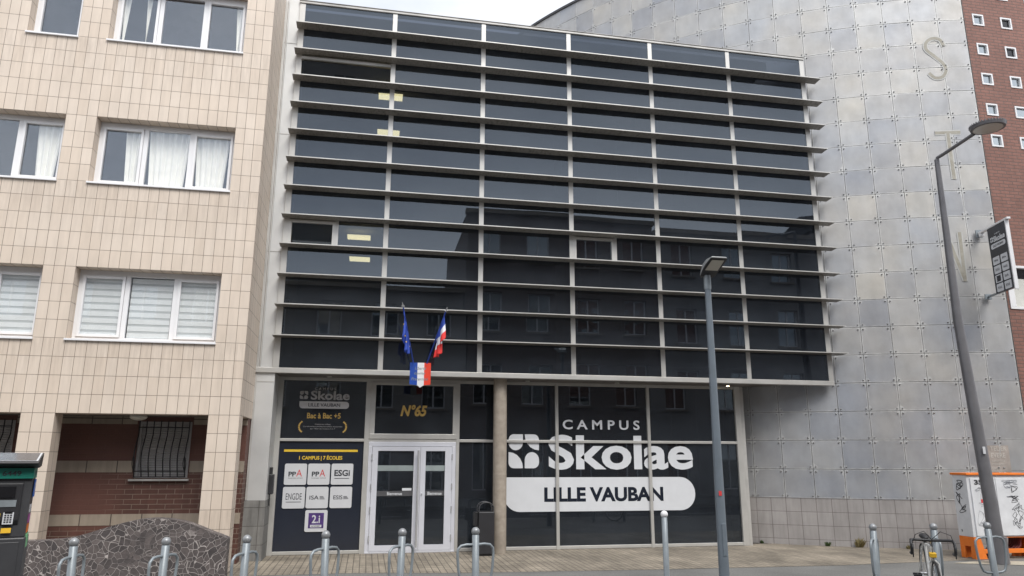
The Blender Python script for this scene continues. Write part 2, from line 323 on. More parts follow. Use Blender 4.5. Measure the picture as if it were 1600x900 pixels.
def obj(name, mb, mats, parent=None, bevel=0, label=None, cat=None, group=None, kind=None, origin=None, wx=False):
    if isinstance(mats, str): mats = [mats]
    base = BASE[parent.name] if parent is not None else Vector(origin or (0, 0, 0))
    me = bpy.data.meshes.new(name); vw = [Vector(p) for p in mb.v]
    me.from_pydata([tuple(p-base) for p in vw], [], mb.f)
    for x in mats: me.materials.append(M[x])
    me.polygons.foreach_set('material_index', mb.m); me.polygons.foreach_set('use_smooth', mb.sm)
    uv = me.uv_layers.new(name='UVMap')
    me.update()
    for p in me.polygons:
        n_ = p.normal; ax = max(range(3), key=lambda i: abs(n_[i])+(.0001 if i == 1 else 0))
        for li in p.loop_indices:
            q = vw[me.loops[li].vertex_index]
            uv.data[li].uv = (q.x, q.z) if ax == 1 else ((q.y, q.z) if ax == 0 else (q.x, q.y))
    o = bpy.data.objects.new(name, me); col.objects.link(o)
    if parent is not None: o.parent = parent; BASE[o.name] = base
    else: o.location = base; BASE[o.name] = base
    if bevel:
        bm_ = o.modifiers.new('b', 'BEVEL'); bm_.width = bevel; bm_.segments = 2; bm_.limit_method = 'ANGLE'
    if label: o['label'] = label
    if cat: o['category'] = cat
    if group: o['group'] = group
    if kind: o['kind'] = kind
    return o
def copy_tree(o, parent=None):
    c = o.copy(); col.objects.link(c)
    if parent is not None: c.parent = parent
    for ch in list(o.children): copy_tree(ch, c)
    return c
def holed(mb, x0, x1, z0, z1, yf, yb, holes, mi=0):
    """wall sheet with thickness and rectangular openings; front at yf, back at yb"""
    xs = sorted(set([x0, x1]+[h[i] for h in holes for i in (0, 1)])); zs = sorted(set([z0, z1]+[h[i] for h in holes for i in (2, 3)]))
    for i in range(len(xs)-1):
        for j in range(len(zs)-1):
            cx = (xs[i]+xs[i+1])/2; cz = (zs[j]+zs[j+1])/2
            if any(h[0] < cx < h[1] and h[2] < cz < h[3] for h in holes): continue
            a, b2, c, d = xs[i], xs[i+1], zs[j], zs[j+1]
            mb.add([(a, yf, c), (b2, yf, c), (b2, yf, d), (a, yf, d)], [(0, 1, 2, 3)], mi)
            mb.add([(a, yb, c), (b2, yb, c), (b2, yb, d), (a, yb, d)], [(3, 2, 1, 0)], mi)
    for (a, b2, c, d) in holes+[(x0, x1, z0, z1)]:
        o_ = (a, b2, c, d) == (x0, x1, z0, z1)
        q = [(a, c), (b2, c), (b2, d), (a, d)]
        for k in range(4):
            p, r2 = q[k], q[(k+1) % 4]
            f = [(p[0], yf, p[1]), (r2[0], yf, r2[1]), (r2[0], yb, r2[1]), (p[0], yb, p[1])]
            mb.add(f, [(3, 2, 1, 0) if o_ else (0, 1, 2, 3)], mi)
    return mb
X, Z, NY = (1, 0, 0), (0, 0, 1), (0, -1, 0)

# ------------------------------------------------------------------ setting: ground
def sheet(name, x0, x1, y0, y1, z, mat, th=None):
    mb = MB()
    if th: mb.box(x0, y0, z-th, x1, y1, z)
    else: mb.add([(x0, y0, z), (x1, y0, z), (x1, y1, z), (x0, y1, z)], [(0, 1, 2, 3)])
    return obj(name, mb, mat, kind='structure')
sheet('ground', -600, 600, -600, 600, -.30, 'earth')
mb = MB()
mb.add([(-70, .9, 0), (-70, -1.55, 0), (1.5, -1.55, 0), (3.2, -1.82, 0), (6.3, -2.0, 0), (9.3, -2.08, 0), (12.0, -1.88, 0), (14, -1.9, 0), (70, -1.9, 0), (70, .9, 0)], [tuple(range(10))])
obj('pavement', mb, 'paver', kind='structure')
sheet('footway', -70, 70, -6.2, .6, -.004, 'asphalt', .2)
sheet('kerb', -70, 70, -6.4, -6.2, .004, 'kerb_stone', .25)
sheet('road', -70, 70, -11.8, -6.4, -.13, 'road_asphalt')
sheet('kerb', -70, 70, -12.0, -11.8, .004, 'kerb_stone', .25)
sheet('footway', -70, 70, -16.5, -12.0, 0, 'asphalt', .2)
mb = MB()
for (xa, xb) in [(k*2.6-40, k*2.6-38.8) for k in range(32)]: mb.add([(xa, -9.15, -.126), (xb, -9.15, -.126), (xb, -9.05, -.126), (xa, -9.05, -.126)], [(0, 1, 2, 3)])
obj('road_marking', mb, 'vinyl_white', kind='structure')
mb = MB(); mb.add([(11.2, -2.2, .003), (12.9, -2.9, .003), (12.9, -2.35, .003), (12.0, -2.0, .003)], [(0, 1, 2, 3)])
obj('paving_patch', mb, 'dirt_patch', kind='structure')

# ------------------------------------------------------------------ left apartment block
LB = thing('apartment_block', 'cream tiled apartment block with white framed windows raised on tiled pillars', 'building', (-4, -.3, 0))
YL = -1.245; XL = -.327
sills = [3.43, 5.96, 8.49]
holes = []; wins = []
for r, z in enumerate(sills):
    holes.append((-2.936, -.787, z, z+1.124)); wins.append((r, -2.936, -.787, z, z+1.124, 3))
    if r == 2:
        holes.append((-4.165, -3.397, z, z+1.124)); wins.append((r, -4.165, -3.397, z, z+1.124, 1))
    else:
        holes.append((-5.546, -3.397, z, z+1.124)); wins.append((r, -5.546, -3.397, z, z+1.124, 3))
mb = MB(); holed(mb, -9, XL, 2.306, 13.5, YL, YL+.34, holes)
obj('wall', mb, 'cream_tile', LB)
mb = MB(); mb.box(XL-.3, YL+.341, 2.306, XL-.0015, .5, 13.5)
mb.add([(XL, YL+.02, 2.31), (XL, YL+.34, 2.31)], [])
obj('side_wall', mb, 'cream_tile_side', LB)
mb = MB(); mb.box(-9, YL+.345, 2.3125, XL-.31, .5, 2.42); obj('ceiling_slab', mb, 'soffit_panel', LB)
mb = MB(); mb.box(-9, YL+.9, 2.42, XL-.32, YL+.98, 13.4); obj('inner_wall', mb, 'room_grey', LB)
for a, b_x in ((-.787, XL), (-3.397, -2.936), (-6.008, -5.547)):
    mb = MB(); mb.box(a, YL+.001, 0, b_x, YL+.30, 2.306); obj('pillar', mb, 'cream_tile', LB)
mb = MB(); holed(mb, -9, -.345, 0, 2.312, -.3, .2, [(-2.03, -1.21, 1.34, 2.235), (-4.66, -3.84, 1.34, 2.235)])
mb.box(-9, .21, 0, -.345, .5, 2.311)
obj('recessed_wall', mb, 'recess_brick', LB)
for z0, z1 in ((1.43, 1.61), (.62, .79), (2.19, 2.311)):
    mb = MB()
    if z0 == 1.43:
        for a, b_x in ((-9, -4.68), (-3.82, -2.05), (-1.19, -.342)): mb.box(a, -.306, z0, b_x, -.3005, z1)
    elif z0 > 2:
        for a, b_x in ((-9, -4.68), (-3.82, -2.05), (-1.19, -.342)): mb.box(a, -.306, z0, b_x, -.3005, z1)
    else: mb.box(-9, -.306, z0, -.342, -.3005, z1)
    obj('stone_band', mb, 'band_stone', LB)
mb = MB(); mb.box(XL-.3, -.3, .62, -.342, -.05, .79); 
# windows of the flats
def flat_window(r, x0, x1, z0, z1, n_):
    yf = YL+.20; fw = .055
    mb = MB(); mb.box(x0, yf, z1-fw-.03, x1, yf+.06, z1); mb.box(x0, yf, z0, x1, yf+.06, z0+fw)
    mb.box(x0, yf, z0+fw, x0+fw, yf+.06, z1-fw-.03); mb.box(x1-fw, yf, z0+fw, x1, yf+.06, z1-fw-.03)
    W = (x1-x0)/n_
    for i in range(1, n_): mb.box(x0+W*i-.035, yf, z0+fw, x0+W*i+.035, yf+.06, z1-fw-.03)
    win = obj('window', mb, 'white_pvc', LB, .004)
    for i in range(n_):
        a = x0+W*i+(fw if i == 0 else .035); b2 = x0+W*(i+1)-(fw if i == n_-1 else .035); c = z0+fw; d = z1-fw-.03
        s_ = 0.0
        if i != 1 or n_ == 1:
            s_ = .045; q = MB(); q.box(a+.003, yf-.018, c+.003, a+s_, yf+.04, d-.003); q.box(b2-s_, yf-.018, c+.003, b2-.003, yf+.04, d-.003)
            q.box(a+s_, yf-.018, c+.003, b2-s_, yf+.04, c+s_); q.box(a+s_, yf-.018, d-s_, b2-s_, yf+.04, d-.003)
            obj('casement', q, 'white_pvc', win, .004)
        q = MB(); q.box(a+s_, yf+.025, c+s_, b2-s_, yf+.031, d-s_); obj('pane', q, 'flat_glass', win)
    q = MB(); q.box(x0-.02, YL-.035, z0-.035, x1+.01, YL+.22, z0-.004); obj('sill', q, 'white_pvc', win, .004)
    # cloth or blinds behind the glass
    if r == 0:
        for i in range(n_):
            q = MB(); a = x0+W*i+.05; b2 = x0+W*(i+1)-.05; z = z1-.1; k = 0
            while z > z0+.06:
                h = .075 if k % 2 == 0 else .035
                q.box(a, yf+.045+(.004 if k % 2 else 0), z-h, b2, yf+.050+(.004 if k % 2 else 0), z, k % 2); z -= h; k += 1
            obj('striped_blind', q, ['blind_light', 'blind_dark'], win)
    else:
        spans = {(1, 3): [(x0+.38, x0+.72), (x0+.75, x0+1.4), (x1-.66, x1-.12)], (2, 3): [(x0+.06, x0+.20), (x0+.44, x0+.54), (x1-.22, x1-.08)], (2, 1): [(x1-.14, x1-.06)]}[(r, n_)]
        if r == 1 and x0 < -5: spans = [(x1-.5, x1-.12), (x0+.3, x0+.9)]
        for (a, b2) in spans:
            q = MB(); N = int((b2-a)/.012); pts = []
            for i in range(N+1):
                t_ = i/N; x = a+(b2-a)*t_
                pts.append((x, yf+.085+.018*math.sin(t_*(b2-a)*62+a)+.01*math.sin(t_*17)))
            V_ = []; zs = [z1-.04, (z0+z1)/2, z0+.05]
            for j, z in enumerate(zs):
                for (x, y) in pts: V_.append((x+(a-x)*.0+(.06*j*((a+b2)/2-x)/(b2-a+.01)), y, z))
            q.add(V_, [(j*(N+1)+i, j*(N+1)+i+1, (j+1)*(N+1)+i+1, (j+1)*(N+1)+i) for j in range(2) for i in range(N)], 0, True)
            obj('curtain', q, 'curtain_cloth', win)
for a in wins: flat_window(*a)
# barred windows on the ground floor
for xa, xb in ((-2.03, -1.21), (-4.66, -3.84)):
    mb = MB(); t_ = .04; mb.box(xa, -.25, 1.34, xa+t_, -.1, 2.235); mb.box(xb-t_, -.25, 1.34, xb, -.1, 2.235); mb.box(xa+t_, -.25, 2.195, xb-t_, -.1, 2.235); mb.box(xa+t_, -.25, 1.34, xb-t_, -.1, 1.38)
    bw_ = obj('barred_window', mb, 'shutter_grey', LB)
    q = MB(); z = 1.38
    while z < 2.19: q.prism([(xa+t_, -.19, z), (xa+t_, -.205, z+.018), (xa+t_, -.19, z+.037), (xa+t_, -.17, z+.037), (xa+t_, -.17, z)], (xb-xa-2*t_, 0, 0)); z += .0375
    obj('roller_shutter', q, 'shutter_grey', bw_)
    q = MB()
    for i in range(8):
        x = xa+.03+(xb-xa-.06)*i/7; pts = []
        for k in range(13):
            t2 = k/12; z = 2.25-.9*t2; bulge = .05+.13*max(0, math.sin(PI*min(1, max(0, (t2-.25)/.75))))**1.2
            pts.append((x, -.30-bulge, z))
        pts[-1] = (x, -.36, 1.36); q.tube(pts, .0095, 6)
        if i in (0, 7):
            for ph in (0, PI): q.tube([(x+.022*math.sin(k/6*PI), -.30-.05-.13*math.sin(PI*((.62+.28*k/6)-.25)/.75)**1.2-.002, 2.25-.9*(.62+.28*k/6)) if ph == 0 else (x-.022*math.sin(k/6*PI), -.30-.05-.13*math.sin(PI*((.62+.28*k/6)-.25)/.75)**1.2-.002, 2.25-.9*(.62+.28*k/6)) for k in range(7)], .006, 5)
    for z, y in ((2.14, -.355), (1.45, -.40), (1.36, -.36)): q.box(xa+.02, y-.008, z-.008, xb-.02, y+.008, z+.008)
    obj('grille', q, 'black_iron', bw_)
    q = MB(); q.box(xa-.05, -.37, 1.295, xb+.03, -.2, 1.325); obj('sill', q, 'alu_weathered', bw_, .004)
q = MB(); q.sphere((-1.93, -.72, 2.29), .13, 0, 20, 10, (1, 1, .45)); obj('ceiling_lamp', q, 'lamp_globe', LB)

# curved mosaic wall in front
mb = MB(); prof = [(-4.6, .60), (-3.6, .60), (-2.83, .575), (-2.55, .58), (-2.32, .595), (-2.12, .64), (-1.94, .695), (-1.78, .745), (-1.63, .785), (-1.42, .83), (-1.22, .845), (-1.0, .83), (-.8, .79), (-.62, .725), (-.45, .655), (-.33, .61), (-.225, .565)]
def cat(pts, n_=5):
    o_ = []
    for i in range(len(pts)-1):
        p0 = Vector(pts[max(i-1, 0)]); p1 = Vector(pts[i]); p2 = Vector(pts[i+1]); p3 = Vector(pts[min(i+2, len(pts)-1)])
        for k in range(n_):
            t_ = k/n_; o_.append(.5*((2*p1)+(p2-p0)*t_+(2*p0-5*p1+4*p2-p3)*t_*t_+(3*p1-p0-3*p2+p3)*t_**3))
    o_.append(Vector(pts[-1])); return o_
sp_ = cat(prof, 4)
mb.prism([(-4.6, -2.02, 0)]+[(p[0], -2.02, p[1]) for p in sp_][0:0]+[(-.225, -2.02, 0)]+[(p[0], -2.02, p[1]) for p in reversed(sp_)], (0, .22, 0))
obj('mosaic_wall', mb, 'mosaic', label='low wavy wall faced with dark broken stone mosaic and pale joints', cat='wall', origin=(-2, -1.9, 0), bevel=.012)

# ------------------------------------------------------------------ glass office building
GB = thing('office_building', 'dark glass office building with horizontal metal fins over a dark shopfront', 'building', (5.4, 1, 0))
CW = 1.8; ZB = 3.19; RH = .553; XN = 6; FH = [ZB+RH*k for k in range(1, 13)]; ZT = ZB+RH*13
# side pier
mb = MB(); mb.box(-.335, .02, .965, -.005, .9, 10.5); obj('pier_cladding', mb, 'alu_sheet', GB)
mb = MB(); mb.box(-.345, .012, 0, -.003, .9, .964); obj('pier_base', mb, 'stone_block', GB)
mb = MB()
for z in (2.95, 5.3, 7.6, 9.5): mb.box(-.338, .014, z, -.004, .0195, z+.012)
mb.box(-.336, .012, .97, -.30, .019, 10.4); obj('pier_seam', mb, 'alu_weathered', GB)
mb = MB(); mb.tube([(-.265, .0, 3.2), (-.265, .0, 10.4)], .014, 6); obj('downpipe', mb, 'alu', GB)
# body
mb = MB(); mb.box(-.33, 8, 0, 10.2, 8.2, 10.35); mb.box(-.33, .92, 3.15, -.2, 8, 10.35); mb.box(-.33, .92, 0, -.2, 8, 3.14)
mb.box(-.2, .1, 10.1, 10.0, 8, 10.3); obj('structure_wall', mb, 'room_grey', GB)
for z in (3.2, 6.55):
    mb = MB(); mb.box(-.19, .14, z, 9.9, 7.99, z+.22); obj('floor_slab', mb, 'room_grey', GB)
mb = MB(); mb.box(-.19, 4.5, 3.43, 9.9, 4.6, 10.09); mb.box(-.19, 4.5, 0.01, 8.9, 4.6, 3.13); obj('partition', mb, 'room_dark', GB)
for (x0, x1, y, z) in ((1.53, 2.08, 2.4, 9.86), (1.54, 2.04, 2.4, 8.94), (1.0, 1.5, 2.4, 6.40), (1.07, 1.51, 2.4, 5.90)):  # lower glowing panel of each pair stands in for a reflection
    q = MB(); q.box(x0, y, z, x1, y+.30, z+.03); obj('ceiling_light_and_reflection', q, 'lit_panel', GB)
# mullions, transoms
for i in range(7):
    mb = MB(); x = i*CW; wd = .046 if i not in (0, 6) else .055
    mb.box(x-wd, -.02, ZB+.01, x+wd, .07, ZT-.002); obj('mullion', mb, 'alu', GB, .005)
mb = MB(); mb.box(-.06, -.04, ZT, 10.86, .14, ZT+.05); mb.box(-.07, -.055, ZT+.05, 10.87, .2, ZT+.062); obj('coping', mb, 'alu_weathered', GB, .006)
mb = MB(); mb.box(-.34, -.02, 3.11, 10.86, .12, 3.20); obj('lower_beam', mb, 'alu', GB, .005)
mb = MB()
for k in range(0, 12):
    z = FH[k]; mb.box(.05, -.02, z-.004, 10.75, .06, z+.022)
obj('transom', mb, 'alu_weathered', GB)
for k, z in enumerate(FH):
    mb = MB()
    x1 = 11.08
    mb.prism([(-.075, -.26, z+.012), (-.075, -.021, z+.004), (-.075, -.021, z-.012), (-.075, -.25, z-.001), (-.075, -.26, z-.006)], (x1+.075, 0, 0))
    mb.m[-1] = 1; mb.m[-5] = 2
    f = obj('sunshade_fin', mb, ['fin_metal', 'alu', 'alu_weathered'], GB)
# panes
rows = []
zz = [ZB]+FH+[ZT]
for r in range(13):
    for c in range(6):
        z0 = zz[r]+.022; z1 = zz[r+1]-.006; x0 = c*CW+.046; x1 = (c+1)*CW-.046; rt = 12-r
        j = random.uniform(-.004, .004); j2 = random.uniform(-.0025, .0025)
        def pane(a, b2, c_, d, nm='glass_pane', parent=GB, tilt=0., y0=-.012):
            q = MB(); dy = j*1.; th = .012
            q.add([(a, y0-j2, c_), (b2, y0+j2, c_), (b2, y0+j2+dy*(d-c_)+tilt, d), (a, y0-j2+dy*(d-c_)+tilt, d),
                   (a, y0+th-j2, c_), (b2, y0+th+j2, c_), (b2, y0+th+j2+dy*(d-c_)+tilt, d), (a, y0+th-j2+dy*(d-c_)+tilt, d)],
                  [(0, 1, 2, 3), (5, 4, 7, 6), (0, 4, 5, 1), (1, 5, 6, 2), (2, 6, 7, 3), (3, 7, 4, 0)])
            return obj(nm, q, 'tinted_glass', parent)
        if rt == 8 and c in (0, 3):
            xm = x0+(x1-x0)*.50
            q = MB(); q.box(xm-.03, -.01, z0, xm+.03, .08, z1); obj('divider', q, 'alu', GB)
            q = MB(); q.box(x0, -.02, z0, x0+.05, .06, z1-.02); q.box(xm-.08, -.02, z0, xm-.03, .06, z1-.02); q.box(x0+.05, -.02, z0, xm-.08, .06, z0+.045); q.box(x0+.05, -.02, z1-.075, xm-.08, .06, z1-.02)
            s_ = obj('opening_sash', q, 'alu', GB, .004)
            pane(x0+.05, xm-.08, z0+.045, z1-.075, 'pane', s_, 0 if c else -.14, .03 if c else .16); pane(xm+.03, x1, z0, z1)
        elif rt == 2 and c == 0:
            q = MB(); q.box(x0, -.06, z1-.10, x1, -.015, z1-.05)
            q.tube([(x0+.25, .05, z1-.03), (x0+.36, -.03, z1-.10)], .012, 6); q.tube([(x1-.36, .05, z1-.03), (x1-.25, -.03, z1-.10)], .012, 6)
            s_ = obj('open_sash', q, 'alu_weathered', GB)
            pane(x0, x1, z0, z1-.10, 'pane', s_, -.20, .22)
        else: pane(x0, x1, z0, z1)
# soffit
mb = MB()
for i in range(28):
    x0 = -.0+i*.385
    if x0+.38 < 9.6: mb.box(x0, .12, 3.115, x0+.375, 1.05, 3.17)
mb.box(-.005, .121, 3.15, 9.9, 1.1, 3.185); obj('soffit', mb, 'soffit_panel', GB)
for x, y in ((.9, .42), (4.6, .42), (6.4, .42), (8.75, .42)):
    q = MB(); q.cyl((x, y, 3.098), .045, .018, 16); s_ = obj('soffit_spot', q, 'alu', GB)
    q = MB(); q.cyl((x, y, 3.094), .03, .005, 12); obj('bulb', q, 'spot_lit' if x > 8 else 'lens', s_)
# ground floor glazing: frame posts at y .66-.76
YG = .70
posts = [(-.005, .085), (1.575, 1.665), (3.275, 3.335), (4.08, 4.13), (5.205, 5.265), (7.09, 7.15), (9.0, 9.12)]
for a, b2 in posts:
    mb = MB(); mb.box(a, YG-.05, 0, b2, YG+.06, 3.114); obj('frame_post', mb, 'alu', GB, .004)
def rail(z0, z1, nm='rail'):
    for i in range(len(posts)-1):
        if nm == 'rail' and i == 1 and z0 < 1: continue
        obj(nm, MB().box(posts[i][1], YG-.04, z0, posts[i+1][0], YG+.05, z1), 'alu', GB, .004)
rail(3.055, 3.114, 'head_rail'); rail(1.955, 2.005, 'transom_rail'); rail(0.005, .062)
bays = [(posts[i][1], posts[i+1][0]) for i in range(6)]
for i, (a, b2) in enumerate(bays):
    if i == 1:
        mb = MB(); mb.box(a, YG-.055, 2.006, b2, YG+.03, 2.10); mb.box(a, YG-.055, 3.0, b2, YG+.03, 3.054); mb.box(a, YG-.055, 2.10, a+.09, YG+.03, 3.0); mb.box(b2-.07, YG-.055, 2.10, b2, YG+.03, 3.0)
        s_ = obj('fanlight', mb, 'alu', GB, .005); q = MB(); q.box(a+.09, YG, 2.10, b2-.07, YG+.01, 3.0); obj('pane', q, 'shop_glass', s_); FL = s_
        continue
    q = MB(); q.box(a, YG, 2.005, b2, YG+.012, 3.055); pu = obj('upper_glass', q, 'shop_glass', GB)
    q = MB(); q.box(a, YG, .062, b2, YG+.012, 1.955); pl = obj('lower_glass', q, 'shop_glass', GB)
    if i == 0: P0U, P0L = pu, pl
q = MB(); q.box(.086, YG-.004, .063, 1.574, YG-.001, 1.954); obj('poster_sheet', q, 'poster_navy', P0L, label='dark navy poster sheet behind seven white school plates')
# door
a, b2 = bays[1]
DW = obj('entrance_door', MB().box(a, YG-.04, 1.875, b2, YG+.04, 1.954).box(a, YG-.04, .03, a+.07, YG+.04, 1.875).box(b2-.07, YG-.04, .03, b2, YG+.04, 1.875).box(a, YG-.05, 0, b2, YG+.05, .03), 'white_door', GB, .005)
def leaf(x0, x1, gx0, gx1, lab):
    mb = MB(); y0, y1 = YG-.055, YG+.03
    mb.box(x0, y0, .035, gx0, y1, 1.87); mb.box(gx1, y0, .035, x1, y1, 1.87); mb.box(gx0, y0, .035, gx1, y1, .135); mb.box(gx0, y0, 1.79, gx1, y1, 1.87)
    mb.box(gx0, YG-.02, .135, gx1, YG-.01, 1.79, 1)
    return obj('door_leaf', mb, ['white_door', 'shop_glass'], DW, 0, label=lab)
leaf(a+.073, 2.615, 1.84, 2.495, 'wide left leaf of the white glazed door'); leaf(2.62, b2-.073, 2.715, 3.075, 'narrow right leaf of the white glazed door')
q = MB(); q.tube([(2.575, YG-.14, .10), (2.575, YG-.14, 1.80)], .019, 12)
for z in (.2, 1.7): q.tube([(2.575, YG-.14, z), (2.575, YG-.05, z)], .012, 8)
obj('handle', q, 'steel_bar', DW)
q = MB()
for z in (.25, .75, 1.15, 1.68):
    for x in (a+.07, b2-.07): q.tube([(x, YG-.062, z-.055), (x, YG-.062, z+.055)], .011, 8)
q.cyl((2.655, YG-.066, 1.0), .012, .03, 10); obj('hinge', q, 'steel_bar', DW)
q = MB(); yy = YG-.024
for g0, g1 in ((1.84, 2.495), (2.715, 3.075)):
    q.box(g0, yy, 1.43, g1, yy+.003, 1.53, 0); q.box(g0, yy, .985, g1, yy+.003, 1.075, 1)
q.box(2.30, yy-.003, 1.08, 2.47, yy-.001, 1.125, 2)
q.text('Bienvenue', (2.03, yy-.001, 1.0), X, Z, .27, .058, NY, 2, .02); q.text('Bienvenue', (2.765, yy-.001, 1.0), X, Z, .26, .058, NY, 2, .02)
obj('door_film', q, ['film_grey', 'film_dark', 'vinyl_white'], DW)
# concrete column in front of the glazing
mb = MB(); mb.tube([(4.045, .28, 0), (4.045, .28, 1.35)], .125, 28); mb.tube([(4.045, .28, 1.353), (4.045, .28, 3.112)], .125, 28); obj('column', mb, 'concrete', GB)
# return to the cylinder wall
mb = MB(); mb.box(9.121, YG-.03, 0, 9.2, 1.5, 3.112); obj('return_panel', mb, 'alu_weathered', GB)
mb = MB(); mb.box(10.0, 2.0, 0, 10.15, 8, 10.3); obj('end_wall', mb, 'room_dark', GB)

# lettering
def logo_icon(mb, x0, z0, x1, z1, y, mi=0, fr=None):
    """four petals: rounded squares with one sharp corner pointing outwards"""
    W = x1-x0; H = z1-z0; g_ = W*.055
    for sx_ in (0, 1):
        for sz in (0, 1):
            w_ = W/2-g_; h_ = H/2-g_; cx = x0+(g_/2+w_/2 if not sx_ else W-w_/2-g_/2); cz = z0+(g_/2+h_/2 if not sz else H-h_/2-g_/2)
            pts = []
            for k in range(4):         # corners ccw from +x+z
                qx, qz = ((1, 1), (-1, 1), (-1, -1), (1, -1))[k]
                outer = (qx > 0) == bool(sx_) and (qz > 0) == bool(sz); inner = (qx > 0) != bool(sx_) and (qz > 0) != bool(sz)
                rr = {(0, 1): (.03, .7, .95, .98), (1, 1): (.7, .03, 1.97, .03), (0, 0): (1.97, .03, .7, .03), (1, 0): (.98, .98, .03, .75)}[(sx_, sz)][k]
                a0 = k*PI/2
                for j in range(6):
                    a_ = a0+j*PI/10; pts.append((cx+qx*(w_/2)*(1-rr)+math.cos(a_)*rr*w_/2, cz+qz*(h_/2)*(1-rr)+math.sin(a_)*rr*h_/2))
            V_ = [Vector((px, y, pz)) for px, pz in pts]
            if fr: V_ = [fr(q_) for q_ in V_]
            mb.add(V_, [tuple(range(len(V_)))], mi)
def rrect(mb, x0, z0, x1, z1, r, y, mi=0, corners=(1, 1, 1, 1), fr=None, th=0):
    pts = []
    for k in range(4):
        qx, qz = ((1, 1), (-1, 1), (-1, -1), (1, -1))[k]; rr = r if corners[k] else .0005
        cx = (x1-rr) if qx > 0 else (x0+rr); cz = (z1-rr) if qz > 0 else (z0+rr)
        for j in range(9): a_ = k*PI/2+j*PI/16; pts.append(Vector((cx+math.cos(a_)*rr, y, cz+math.sin(a_)*rr)))
    if fr: pts = [fr(p) for p in pts]
    if th: mb.prism(pts, (0, th, 0), mi)
    else: mb.add(pts, [tuple(range(len(pts)))], mi)
yv = YG-.006
mb = MB(); logo_icon(mb, 4.27, 1.46, 4.90, 2.13, yv)
mb.text('Skolae', (5.07, yv, 1.45), X, Z, 2.97, .66, NY, 0, .028, depth=0); mb.text('C A M P U S', (5.36, yv, 2.215), X, Z, 1.58, .185, NY, 0, .02, depth=0)
rrect(mb, 4.20, .68, 8.05, 1.31, .31, yv+.001, 0, (1, 0, 1, 1)); mb.text('LILLE VAUBAN', (4.98, yv-.001, .855), X, Z, 2.40, .27, NY, 1, .04, depth=0)
obj('window_lettering', mb, ['vinyl_white', 'vinyl_navy'], GB, label='large white Campus Skolae Lille Vauban lettering across the shop windows')
mb = MB(); yv = YG-.003; logo_icon(mb, .375, 2.71, .53, 2.865, yv)
mb.text('Skolae', (.575, yv, 2.705), X, Z, .70, .165, NY, 0, .025, depth=0); mb.text('C A M P U S', (.64, yv, 2.885), X, Z, .38, .045, NY, 0, .01, depth=0)
rrect(mb, .38, 2.545, 1.27, 2.675, .06, yv+.001, 0, (1, 0, 1, 1)); mb.m[-1] = 4; mb.text('LILLE VAUBAN', (.54, yv-.001, 2.58), X, Z, .57, .062, NY, 1, .02, depth=0)
mb.text('Bac à Bac +5', (.53, yv, 2.365), X, Z, .60, .10, NY, 2, .02, depth=0)
mb.text('Diplômes d\'Etat', (.68, yv, 2.245), X, Z, .28, .026, NY, 3, 0, depth=0); mb.text('Certifications professionnelles reconnues', (.47, yv, 2.205), X, Z, .70, .026, NY, 3, 0, depth=0)
mb.text('par l\'Etat de niveaux 5 à 7', (.60, yv, 2.165), X, Z, .44, .026, NY, 3, 0, depth=0)
for s_ in (-1, 1):
    for k in range(8):
        a_ = R(-60+k*17); cx = .82+s_*(.33+.09*math.cos(a_)); cz = 2.215+.10*math.sin(a_)
        mb.add([(cx-.02, yv, cz-.006), (cx+.004, yv, cz-.018), (cx+.02, yv, cz+.006), (cx-.004, yv, cz+.018)], [(0, 1, 2, 3)], 2)
obj('window_lettering', mb, ['vinyl_dim', 'ink_dark', 'gold', 'vinyl_dim', 'vinyl_pill'], GB, label='small grey and gold lettering on the upper left window')
mb = MB(); mb.text('N°65', (2.22, YG-.004, 2.425), X, Z, .50, .215, NY, 0, .04, .25, depth=0); obj('house_number', mb, 'gold', GB, label='gold N°65 above the entrance door')
mb = MB(); mb.box(.17, yv-.004, 1.768, 1.47, yv, 1.808); mb.text('1 CAMPUS | 7 ÉCOLES', (.44, yv-.002, 1.61), X, Z, .76, .10, NY, 0, .025, depth=0)
obj('poster_heading', mb, 'yellow', GB, label='yellow bar and heading 1 CAMPUS 7 ECOLES on the poster')
plates = [(.205, 1.19, 'PPA', 0), (.61, 1.19, 'PPA', 0), (1.02, 1.19, 'ESGi', 1), (.20, .785, 'ENGDE', 1), (.605, .785, 'ISA', 2), (1.02, .785, 'ESIS', 2), (.61, .385, '2i', 3)]
for x, z, t_, kk in plates:
    q = MB(); w_ = .385; rrect(q, x, z, x+w_, z+.37, .03, YG-.020, 0, th=.014); pb_ = obj('school_plate', q, 'plate', GB)
    q = MB(); y = YG-.0215
    if kk == 0:
        q.text('PP', (x+.07, y, z+.145), X, Z, .13, .085, NY, 0, .03, depth=0); q.text('A', (x+.205, y, z+.145), X, Z, .10, .12, NY, 1, .0, depth=0)
        q.text('business school', (x+.07, y, z+.11), X, Z, .25, .018, NY, 0, 0, depth=0)
    elif kk == 1:
        q.text(t_, (x+.055, y, z+.15), X, Z, .275, .11, NY, 0, .0 if t_ == 'ENGDE' else .03, depth=0); q.box(x+.06, y, z+.105, x+.32, y+.001, z+.115)
    elif kk == 2:
        q.text(t_, (x+.06, y, z+.15), X, Z, .16, .07, NY, 0, .01, depth=0)
        for r2 in range(3): q.box(x+.235, y, z+.155+r2*.02, x+.325-r2*.012, y+.001, z+.165+r2*.02)
    else:
        q.box(x+.06, y-.001, z+.06, x+.325, y+.001, z+.32, 2); q.text('2.i', (x+.12, y-.002, z+.145), X, Z, .14, .14, NY, 3, .02, depth=0)
        q.box(x+.095, y-.003, z+.075, x+.29, y-.001, z+.118, 3); q.text('ACADEMY', (x+.115, y-.0035, z+.084), X, Z, .155, .024, NY, 0, .01, depth=0)
    obj('plate_lettering', q, ['ink_dark', 'ink_red', 'purple', 'plate'], pb_)

